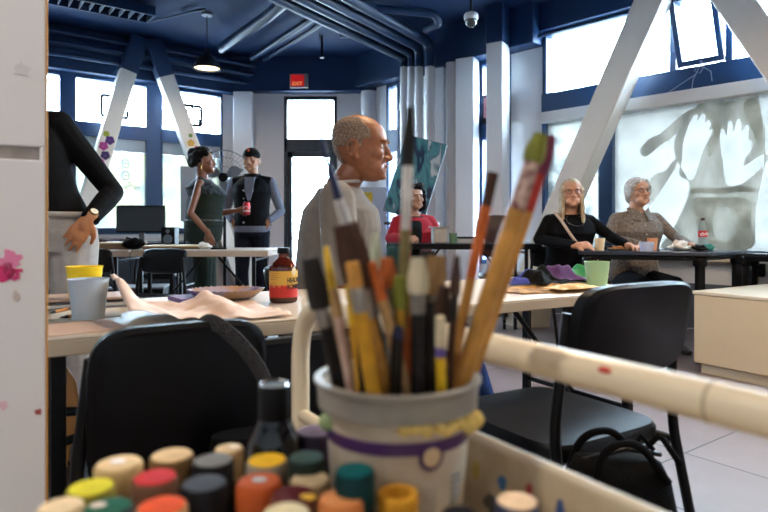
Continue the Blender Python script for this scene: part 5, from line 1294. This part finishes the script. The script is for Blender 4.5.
    m = MB(); torso(m, .012, hemz, 1.462)
    up = dict(none=0, short=.42, long=.97)[sleeve]
    for s in (1, -1): arm(m, s, .009 if sleeve != 'short' else .014, up)
    m.skin('shirt', tm, r, .0065, 3)
    return r, Hm, L, A, shp, torso, arm, rings

def hair_blob(name, r, Hm, prims, m, voxel=.006, it=2):
    b = MB()
    s = Hm.to_scale().x; R = Hm.to_3x3().normalized()
    for p in prims:
        if p[0] == 'e': b.ell(Hm@V(p[1]), tuple(x*s for x in p[2]), 16, 10, R)
        else: b.cap(Hm@V(p[1]), Hm@V(p[2]), p[3]*s, p[4]*s, 10)
    return b.skin(name, m, r, voxel, it)
def hair_patch(name, r, Hm, z0f, z1, th_front, m, off=.004):
    """short hair following the skull; z0f(u) lower edge, th_front(z) front angle"""
    b = MB()
    def fn(u, v):
        zlo = z0f(u); z = zlo+(z1-zlo)*v; a0 = th_front(z); th = PI/2+(2*PI)*0+a0+(2*PI-2*a0)*u
        return Hm@hp(z, th, off+.0012*noise.noise(V((u*30, v*20, 0))))
    b.grid(fn, 60, 24)
    return b.build(name, m, r, solid=.006, ang=180)
def brows(r, Hm, m):
    for s in (1, -1):
        b = MB(Hm); b.tube([(s*.014, .0975, .137), (s*.028, .0965, .1415), (s*.046, .083, .137)], [.0026, .003, .0016], 8); b.build('eyebrow', m, r)
def glasses(r, Hm, m, dz=0, dy=0, up=0):
    b = MB(Hm)
    for s in (1, -1):
        b.tube([(s*.033+.024*math.cos(q), .106-.012*abs(math.cos(q))*(1 if s*math.cos(q) > 0 else 0)+dy, .115+dz+.019*math.sin(q)) for q in [2*PI*k/20 for k in range(20)]], .0022, 6, True)
        b.tube([(s*.057, .093+dy, .119+dz), (s*.078, .06+dy, .119+dz), (s*.082, -.02+dy, .112+dz)], .0018, 6)
    b.tube([(-.010, .106+dy, .117+dz), (0, .109+dy, .120+dz), (.010, .106+dy, .117+dz)], .0018, 6)
    o = b.build('glasses', m, r)
    b = MB(Hm)
    for s in (1, -1): b.loft([[(s*.033+.023*math.cos(q), y+dy, .115+dz+.018*math.sin(q)) for q in [2*PI*k/20 for k in range(20)]] for y in (.099, .1005)])
    b.build('lens', clear_mat('lens_glass', (250, 250, 250), .05, .02) if 'lens_glass' not in MATS else MATS['lens_glass'], o)
    return o

SK_MAN = skin_mat('brown', (136, 84, 54), (112, 66, 42)); SK_PALE = skin_mat('pale', (204, 156, 128), (184, 130, 104)); SK_DARK = skin_mat('deep', (132, 84, 58), (104, 62, 42)); SK_OLIVE = skin_mat('olive', (186, 136, 104), (160, 110, 82)); SK_TAN = skin_mat('tan', (190, 128, 84), (164, 100, 62))
def sit(dz, ky=.44, ay=.42, sp=.12, kz=None):
    return {s: ((s*sp, ky, .93+dz-.02), (s*(sp+.01), ay, .09), (s*.1, 1, 0)) for s in (1, -1)}

# 1. man in the grey t-shirt, in profile
dz = -.425
r, Hm, L, A, shp, torso, arm, rings = human('older man in a grey t-shirt sitting in profile behind the long table', (-.235, 2.40, 0), (1, 0.02), SK_MAN, (122, 114, 106), (40, 62, 110), S=1.05, dz=dz, g=1.14, gb=1.22, lean=(0, .075), headp=(0, .045, -.03), look=(-.17, -.05, 0), hs=1.07,
    arms={1: dict(elbow=(.27, .08, .70), wrist=(.16, .30, .63), hd=(-.4, .9, -.1), pn=(0, .1, -1), curl=.4), -1: dict(elbow=(-.27, .08, .70), wrist=(-.12, .31, .63), hd=(.4, .9, -.1), pn=(0, .1, -1), curl=.4)}, legs={s: ((s*.13, .47, .50), (s*.15, .62, .09), (s*.1, 1, 0)) for s in (1, -1)}, sleeve='short', hemz=.90, voxel=.005)
GH = mat('grey_stubble', (150, 132, 116), .8, col2=(96, 72, 56), vscale=160, bump=.5, bscale=400)
hair_patch('hair', r, Hm, lambda u: .055 if .3 < u < .7 else .112, .214, lambda z: 1.35 if z < .14 else 1.05+.9*max(0, (.175-z)/.1)*0+.7*max(0, (z-.17)/.045)*.6, GH, .0015)
brows(r, Hm, mat('grey_brow', (110, 92, 80), .8))
m = MB(Hm)   # creases beside nose and mouth, folds at the eye
for s in (1, -1):
    m.tube([(s*.020, .094, .076), (s*.032, .087, .062), (s*.034, .083, .048)], [.0012, .0022, .0012], 6)
    m.tube([(s*.020, .0815, .105), (s*.033, .083, .1015), (s*.046, .076, .106)], [.001, .0026, .001], 6)
m.build('face_crease', SK_MAN, r)
m = MB(); loops = []
m.tube([L((.066*math.cos(q), -.004+.066*math.sin(q), 1.480+.008*math.sin(q))) for q in [2*PI*k/24 for k in range(24)]], .007, 8, True); m.build('neck_ribbing', mat('collar_white', (176, 174, 172), .85), r)

# 2. standing person in black sweater and grey trousers, head hidden by the panel
r, Hm, L, A, shp, torso, arm, rings = human('standing person in black sweater and light grey trousers, hand on hip, at the left', (-1.385, 2.5, 0), (.12, -1), SK_TAN, (6, 6, 8), (168, 164, 160), S=.965, g=1.12, gb=1.05, lean=(.21, 0), headp=(.06, 0, 0),
    arms={-1: dict(elbow=(-.225, -.09, 1.125), wrist=(-.20, .13, 1.0), hd=(.55, .12, -.8), pn=(.35, -1, 0), curl=.3)}, hemz=1.03, wide=2.2)
hair_blob('hair', r, Hm, [('e', (0, -.018, .145), (.086, .108, .098))], mat('dark_hair', (30, 22, 18), .6, bump=.4, bscale=150))
w, e = A[-1]['wrist'], A[-1]['elbow']; u = (w-e).normalized(); c = w-u*.012
a_, b_, _ = frame_of(u)
m = MB(); m.tube([c+(a_*math.cos(q)+b_*math.sin(q))*.0305 for q in [2*PI*k/28 for k in range(28)]], .008, 8, True, flat=1); wt = m.build('wristwatch', M_['black'], r)
nv = (V((-.45, .9, .35))-u*V((-.45, .9, .35)).dot(u)).normalized()
m = MB(); m.cyl(c+nv*.030, c+nv*.040, .019, n=24); m.build('watch_case', mat('watch_gold', (190, 160, 100), .25, metal=1), wt)
m = MB(); m.cyl(c+nv*.040, c+nv*.041, .0155, n=24); m.build('watch_face', mat('watch_face', (214, 206, 190), .3), wt)
m = MB()
for z in (.99, .94, .89, .85): m.cyl((-.01, .118+.012*(1 if z > .9 else .6), z), (-.01, .142, z), .008, n=12)
m.build('fly_button', mat('button_dark', (40, 36, 34), .4), r)
m = MB()
tl = []
for q in [2*PI*k/40 for k in range(41)]: tl.append(V((.182*1.05*math.copysign(abs(math.cos(q))**.85, math.cos(q))+.02, .004+.141*math.sin(q), 1.02)))
m.tube(tl, .012, 8, flat=.5); m.build('waistband', mat('waistband_grey', (150, 146, 142), .8), r)

# 3. woman in the green jumpsuit
GREENJ = mat('green_jumpsuit', (38, 46, 40), .8, var=.2, vscale=12, bump=.2, bscale=30, spec=.12)
PATT = mat('patterned_top', (62, 66, 66), .75, col2=(18, 22, 26), vscale=34, spec=.12)
r, Hm, L, A, shp, torso, arm, rings = human('woman standing in a dark green sleeveless jumpsuit, holding a red can', (-1.66, 5.52, 0), (.95, .12), SK_DARK, (60, 70, 66), None, S=.94, g=1.25, gb=1.42, fem=True, look=(-.1, .06, 0), pantsmat=GREENJ, topmat=GREENJ, sleeve='none', hemz=1.0, wide=3,
    arms={1: dict(elbow=(.29, -.07, 1.13), wrist=(.29, .09, .94), hd=(0, .3, -1), pn=(-1, .2, 0), curl=.35), -1: dict(elbow=(-.27, .07, 1.13), wrist=(-.16, .32, 1.17), hd=(.2, .95, .1), pn=(.9, -.2, .0), curl=.75)})
m = MB(); torso(m, .017, 1.30, 1.46)
for s in (1, -1): m.cap(L((s*.06, -.012, 1.425)), shp[s]*.72+L((0, 0, 1.43))*.28, .060, .058)
m.skin('yoke', PATT, r, .008, 3)['label'] = 'patterned yoke of the jumpsuit'
m = MB(); m.tube([V((.198*math.copysign(abs(math.cos(q))**.85, math.cos(q)), .004+.172*math.sin(q), 1.06)) for q in [2*PI*k/40 for k in range(40)]], .016, 8, True, flat=.5); bl_ = m.build('belt', mat('belt_dark', (60, 60, 58), .5), r)
m = MB()
for k in range(26): q = 2*PI*k/26; m.ell((.209*math.copysign(abs(math.cos(q))**.85, math.cos(q)), .004+.182*math.sin(q), 1.06), .008, 8, 6)
m.build('belt_stud', M_['chrome'], bl_)
random.seed(11)
CURL = mat('curly_black', (12, 9, 9), .7, bump=.8, bscale=120, spec=.15)
pr = [('e', (0, -.03, .15), (.085, .1, .095))]
for k in range(60):
    th = random.uniform(.2, PI-.2); a = random.uniform(PI*.95, PI*2.05); z = random.uniform(.09, .235)
    p = hp(min(z, .225), a if z < .17 else random.uniform(0, 2*PI), .022); p.z = z
    if p.y > .05 and z < .2: continue
    pr.append(('e', tuple(p), (.026, .026, .026)))
pr += [('e', (0, -.10, .20), (.06, .06, .06)), ('e', (0, -.12, .12), (.05, .045, .06)), ('e', (0, -.02, .235), (.06, .07, .035))]
hair_blob('hair', r, Hm, pr, CURL, .009, 1); brows(r, Hm, CURL)
glasses(r, Hm, mat('glasses_amber', (120, 84, 50), .3), dz=.10, dy=-.04)
m = MB(Hm); m.tube([(.085, -.005, .066+.014*0), (.087, -.005, .05), (.087, -.005, .035)], .004, 6); m.build('earring', mat('gold', (200, 160, 80), .3, metal=1), r)
hl = A[-1]['wrist']; mw = INV[r.name].inverted()
d = A[-1]['hd'].normalized(); cw = mw@(hl+d*.085+V((.033, 0, .0)))
cn = thing('soda_can', 'red and silver drink can held by the woman in the green jumpsuit', 'can', (cw.x, cw.y, cw.z-.055))
MB().lathe([(0, 0), (.025, 0), (.032, .008), (.032, .108), (.027, .118), (.026, .12), (0, .117)], n=28).build('can_body', mat('can_red', (180, 30, 44), .3, metal=.3), cn)
m = MB(); m.lathe([(.0322, .03), (.0326, .03), (.0326, .045), (.0322, .045)]); m.tube([V((.0328*math.cos(a), .0328*math.sin(a), .07+.012*math.sin(a*3))) for a in [2*PI*k/40 for k in range(40)]], .003, 5, True); m.build('can_print', mat('can_white', (230, 224, 224), .4), cn)
MB().lathe([(0, .1172), (.0262, .1195), (.027, .121), (.0265, .122), (.0, .1182)], n=28).build('can_lid', M_['chrome'], cn)

# 4. man in cap and vest
r, Hm, L, A, shp, torso, arm, rings = human('man in black cap and black vest, hands in pockets, by the far wall', (-1.34, 6.1, 0), (.02, -1), SK_OLIVE, (120, 126, 142), (20, 24, 36), S=.985, g=1.05, gb=1.05, look=(-.12, .0, .03), hemz=.90,
    arms={1: dict(elbow=(.285, -.07, 1.12), wrist=(.185, .07, 1.02), hd=(-.8, .22, -.5), pn=(-.1, -1, .0), curl=.3), -1: dict(elbow=(-.285, -.07, 1.12), wrist=(-.185, .07, 1.02), hd=(.8, .22, -.5), pn=(.1, -1, .0), curl=.3)})
VEST = mat('black_vest', (6, 7, 12), .7, bump=.4, bscale=18, var=.1, spec=.12)
m = MB(); torso(m, .026, .965, 1.458)
for s in (1, -1): m.cap(L((s*.07, -.01, 1.43)), shp[s]*.9+L((0, 0, 1.43))*.1, .064, .062)
m.skin('vest', VEST, r, .008, 3)
m = MB(); m.loft([[L((.085*math.cos(q), -.008+.085*math.sin(q), z)) for q in [2*PI*(k+.0)/28 for k in range(28)]] for z in (1.44, 1.50)]); m.build('vest_collar', VEST, r)
m = MB()
for z0, z1, w0, w1 in ((1.22, 1.46, .012, .05),):
    pts = []
    m.loft([[V((-w0, .175, z0)), V((w0, .175, z0)), V((w0, .13, z0)), V((-w0, .13, z0))], [V((-.04, .186, 1.32)), V((.04, .186, 1.32)), V((.04, .12, 1.32)), V((-.04, .12, 1.32))], [V((-w1, .125, z1)), V((w1, .125, z1)), V((w1, .05, z1)), V((-w1, .05, z1))]])
m.build('shirt_front', mat('top_120_126_142', (120, 126, 142)), r)
m = MB()
for z in (1.0, 1.08, 1.16, 1.24, 1.32): m.cyl((.05, .150, z), (.05, .178+.008*(z > 1.2), z), .009, n=10)
m.build('vest_snap', M_['chrome'], r)
CAPM = mat('cap_black', (8, 8, 11), .75, bump=.2, bscale=120, spec=.12)
cap_ = hair_blob('cap', r, Hm, [('e', (0, -.008, .168), (.088, .108, .082)), ('e', (0, .045, .190), (.062, .055, .05))], CAPM, .005, 2)
m = MB(Hm); loops = []
def brim(z, k):
    l = []
    for q in [PI*k2/14 for k2 in range(15)]: l.append(V((.072*math.cos(q)*k, .075+.075*math.sin(q)*k, z-.010*math.sin(q)-.012*abs(math.cos(q)))))
    return l
m.loft([brim(.166, 1), brim(.171, 1)]); m.build('cap_brim', CAPM, cap_)
m = MB(Hm); m.tube([(-.012, .1, .215), (.012, .102, .215)], .004, 6); m.tube([(0, .105, .198), (0, .097, .224)], .004, 6); m.tube([(.013*math.cos(q), .103, .210+.013*math.sin(q)) for q in [.6+5*k/14 for k in range(14)]], .0035, 6); m.build('cap_emblem', mat('emblem_orange', (210, 80, 40), .6), cap_)
hair_blob('hair', r, Hm, [('e', (0, -.04, .118), (.0775, .07, .055))], mat('dark_hair', (30, 22, 18)), .006)
brows(r, Hm, mat('dark_hair', (30, 22, 18)))
BEARD = mat('beard_shadow', (96, 70, 56), .8)
# 5. woman in the red cardigan
dz = -.42
r, Hm, L, A, shp, torso, arm, rings = human('woman with curly dark hair in a red cardigan sitting at the dark desk', (.285, 5.83, 0), (.10, -1), SK_OLIVE, (26, 30, 32), (30, 30, 40), S=1.0, dz=dz, fem=True, g=1.0, lean=(0, .05), headp=(0, .01, 0), look=(.35, .05, 0), hemz=.93, legs=sit(dz),
    arms={1: dict(elbow=(.24, .12, .83), wrist=(.10, .34, .835), hd=(-.4, .9, 0), pn=(-.6, 0, -.8), curl=.5), -1: dict(elbow=(-.25, .12, .83), wrist=(-.17, .36, .84), hd=(.1, .95, .05), pn=(.9, 0, -.3), curl=.5)})
RED = mat('red_cardigan', (170, 20, 40), .85, bump=.3, bscale=60, var=.15)
m = MB(); torso(m, .026, .92, 1.45)
for s in (1, -1): arm(m, s, .02, .94)
m.skin('cardigan', RED, r, .008, 3)
m = MB(); fr = []
for z in (1.0, 1.1, 1.2, 1.3, 1.38, 1.44): 
    yk = {1.0: .15, 1.1: .152, 1.2: .165, 1.3: .19, 1.38: .16, 1.44: .09}[z]; wv = .05 if z < 1.3 else .055+.0*(z-1.3)
    fr.append([L((x, y, z)) for x, y in ((-wv, yk-.012), (-wv*.5, yk), (wv*.5, yk), (wv, yk-.012), (wv, yk-.06), (-wv, yk-.06))])
m.loft(fr); m.build('blouse_front', mat('top_26_30_32', (26, 30, 32)), r)
random.seed(21)
pr = [('e', (0, -.028, .145), (.088, .102, .1))]
for k in range(90):
    a = random.uniform(PI*.9, PI*2.1); z = random.uniform(.0, .22); p = hp(max(.1, min(z, .215)), a, .026); p.z = z; pr.append(('e', tuple(p), (.024, .024, .024)))
for k in range(26):
    a = random.uniform(0, PI); p = hp(.205, a, .018); p.z = random.uniform(.205, .24); pr.append(('e', tuple(p), (.022, .022, .022)))
hair_blob('hair', r, Hm, pr, CURL, .008, 1); brows(r, Hm, CURL)

# 6. blonde woman in black
dz = -.425
r, Hm, L, A, shp, torso, arm, rings = human('seated woman with long blonde-grey hair and glasses, in a black sweater', (1.475, 4.86, 0), (.10, -1), SK_PALE, (11, 12, 16), (16, 16, 20), S=1.0, dz=dz, fem=True, g=1.12, gb=1.15, lean=(0, .08), headp=(0, .02, -.01), look=(-.25, .10, 0), hemz=.9, legs=sit(dz, .42, .38), hs=1.0,
    arms={1: dict(elbow=(.27, .10, .84), wrist=(.09, .40, .80), hd=(-.85, .45, .05), pn=(-.3, -.5, -.8), curl=.55), -1: dict(elbow=(-.30, .16, .86), wrist=(-.30, .41, .80), hd=(-.2, .9, -.05), pn=(.2, 0, -1), curl=.35)})
BL = mat('blonde_grey_hair', (212, 192, 158), .55, col2=(160, 136, 104), vscale=30, bump=.7, bscale=120, stretch=(6, 6, .6))
pr = [('e', (0, -.02, .150), (.087, .106, .094))]
for s in (1, -1):
    for k in range(9):
        y = -.075+.014*k; x = .080-.004*abs(k-4); pr.append(('c', (s*x, y, .15), (s*(x+.012), y*.8+.018, -.085-.004*k), .017, .012))
for s in (1, -1):
    for k in range(4): pr.append(('c', (s*.010, .01+.014*k, .232-.004*k*k), (s*.080, .02+.008*k, .150-.008*k), .011, .013))
for k in range(6): pr.append(('c', (-.05+.02*k, -.10, .14), (-.06+.024*k, -.085, -.07), .022, .016))
hair_blob('hair', r, Hm, pr, BL, .006, 2); brows(r, Hm, BL); glasses(r, Hm, mat('glasses_red', (120, 50, 46), .3))
fb = lambda x, z, o=.0: L((x, .165+o, z))
m = MB(); m.tube(bend([L((.13, .02, 1.475)), L((.12, .12, 1.42)), L((.06, .185, 1.30)), L((-.02, .20, 1.2)), L((-.10, .185, 1.10)), L((-.16, .10, 1.02))], .05), .011, 8, flat=1); m.build('bag_strap', mat('strap_cream', (206, 178, 158), .7), r)
m = MB(); m.tube([L((.07*math.cos(q), .06+.11*(1+math.sin(q))*.5, 1.46-.09*(1+math.sin(q))*.5)) for q in [PI*2*k/30 for k in range(30)]], .0025, 6, True); m.build('necklace', M_['chrome'], r)

# 7. white-haired woman
dz = -.41
CHECK = mat('patterned_shirt', (146, 136, 126), .8, col2=(92, 86, 82), vscale=70)
r, Hm, L, A, shp, torso, arm, rings = human('white-haired woman with glasses in a grey-brown patterned shirt at the dark table', (2.05, 4.93, 0), (.05, -1), SK_PALE, (100, 92, 84), (20, 20, 24), S=1.0, dz=dz, fem=True, g=1.12, gb=1.2, lean=(0, .06), headp=(0, .02, -.01), look=(.15, .10, 0), hemz=.9, legs=sit(dz, .42, .38), topmat=CHECK,
    arms={1: dict(elbow=(.27, .12, .85), wrist=(.13, .40, .80), hd=(.2, .9, -.05), pn=(-.2, 0, -1), curl=.35), -1: dict(elbow=(-.28, .14, .85), wrist=(-.22, .43, .80), hd=(-.3, .9, -.05), pn=(.2, 0, -1), curl=.35)})
WHT = mat('white_hair', (214, 210, 204), .6, col2=(160, 154, 148), vscale=40, bump=.7, bscale=140)
pr = [('e', (0, -.022, .148), (.089, .108, .096)), ('e', (0, -.07, .09), (.07, .05, .07))]
for s in (1, -1): pr += [('e', (s*.076, -.01, .13), (.016, .05, .06)), ('c', (s*.03, .07, .20), (s*.08, .045, .15), .016, .016)]
hair_blob('hair', r, Hm, pr, WHT, .006, 2); brows(r, Hm, WHT); glasses(r, Hm, mat('glasses_brown', (110, 76, 60), .3))
m = MB()
for s in (1, -1): m.loft([[L((s*.02, .085, 1.47)), L((s*.075, .03, 1.50)), L((s*.085, -.0, 1.49)), L((s*.075, .12, 1.40)), L((s*.03, .135, 1.39))], [L((s*.02, .095, 1.478)), L((s*.079, .034, 1.508)), L((s*.09, -.0, 1.498)), L((s*.078, .13, 1.405)), L((s*.03, .145, 1.395))]])
m.build('collar', CHECK, r)
m = MB()
for k, z in enumerate((1.36, 1.29, 1.22, 1.15, 1.08)): y = {0: .165, 1: .19, 2: .175, 3: .155, 4: .15}[k]; m.cyl(L((0, y-.03, z)), L((0, y, z)), .007, n=10)
m.build('shirt_button', M_['paper'], r)
# ------------------------------------------------------------------ light, world, camera
w = bpy.data.worlds.new('World'); bpy.context.scene.world = w; w.use_nodes = True
bg = w.node_tree.nodes['Background']; bg.inputs['Color'].default_value = (.74, .87, 1, 1); bg.inputs['Strength'].default_value = SKY
def portal(w_, s0, s1, z0, z1):
    a, b = w_(s0, -.05), w_(s1, -.05); c = (a+b)/2; nrm = (w_(0, 1)-w_(0, 0)).normalized()
    ld = bpy.data.lights.new('window_daylight', 'AREA'); ld.shape = 'RECTANGLE'; ld.size = (b-a).length; ld.size_y = z1-z0; ld.cycles.is_portal = True
    o = bpy.data.objects.new('window_daylight', ld); C.objects.link(o); o.location = (c.x, c.y, (z0+z1)/2)
    o.rotation_euler = nrm.to_track_quat('-Z', 'Z').to_euler()
for s0, s1 in mull: portal(wl, s0, s1, ZB, ZT)
portal(wr, .05, sR-.05, RZB, RZT); portal(wr, n0, n1, .5, 2.95); portal(wr, k0, k1, .5, 2.95)
portal(lambda s, o: V((dx0+(dx1-dx0)*s, 8.8-o, 0)), 0, 1, 0, dz_door)
cam = bpy.data.cameras.new('Camera'); co_ = bpy.data.objects.new('Camera', cam); C.objects.link(co_)
co_.location = (0, 0, CAMZ); co_.rotation_euler = (PI/2, 0, 0)
cam.sensor_width = 36; cam.lens = 36*F/768; cam.shift_y = -(256-HY)/768; cam.clip_start = .02
cam.dof.use_dof = True; cam.dof.focus_distance = 2.6; cam.dof.aperture_fstop = 4.2
sc = bpy.context.scene; sc.camera = co_
sc.view_settings.view_transform = 'Standard'; sc.view_settings.look = 'None'; sc.view_settings.exposure = EXPO; sc.view_settings.gamma = 1
sc.cycles.max_bounces = 8; sc.cycles.diffuse_bounces = 4; sc.cycles.glossy_bounces = 4; sc.cycles.transparent_max_bounces = 12
sc.cycles.caustics_reflective = False; sc.cycles.caustics_refractive = False
sc.cycles.sample_clamp_indirect = 6
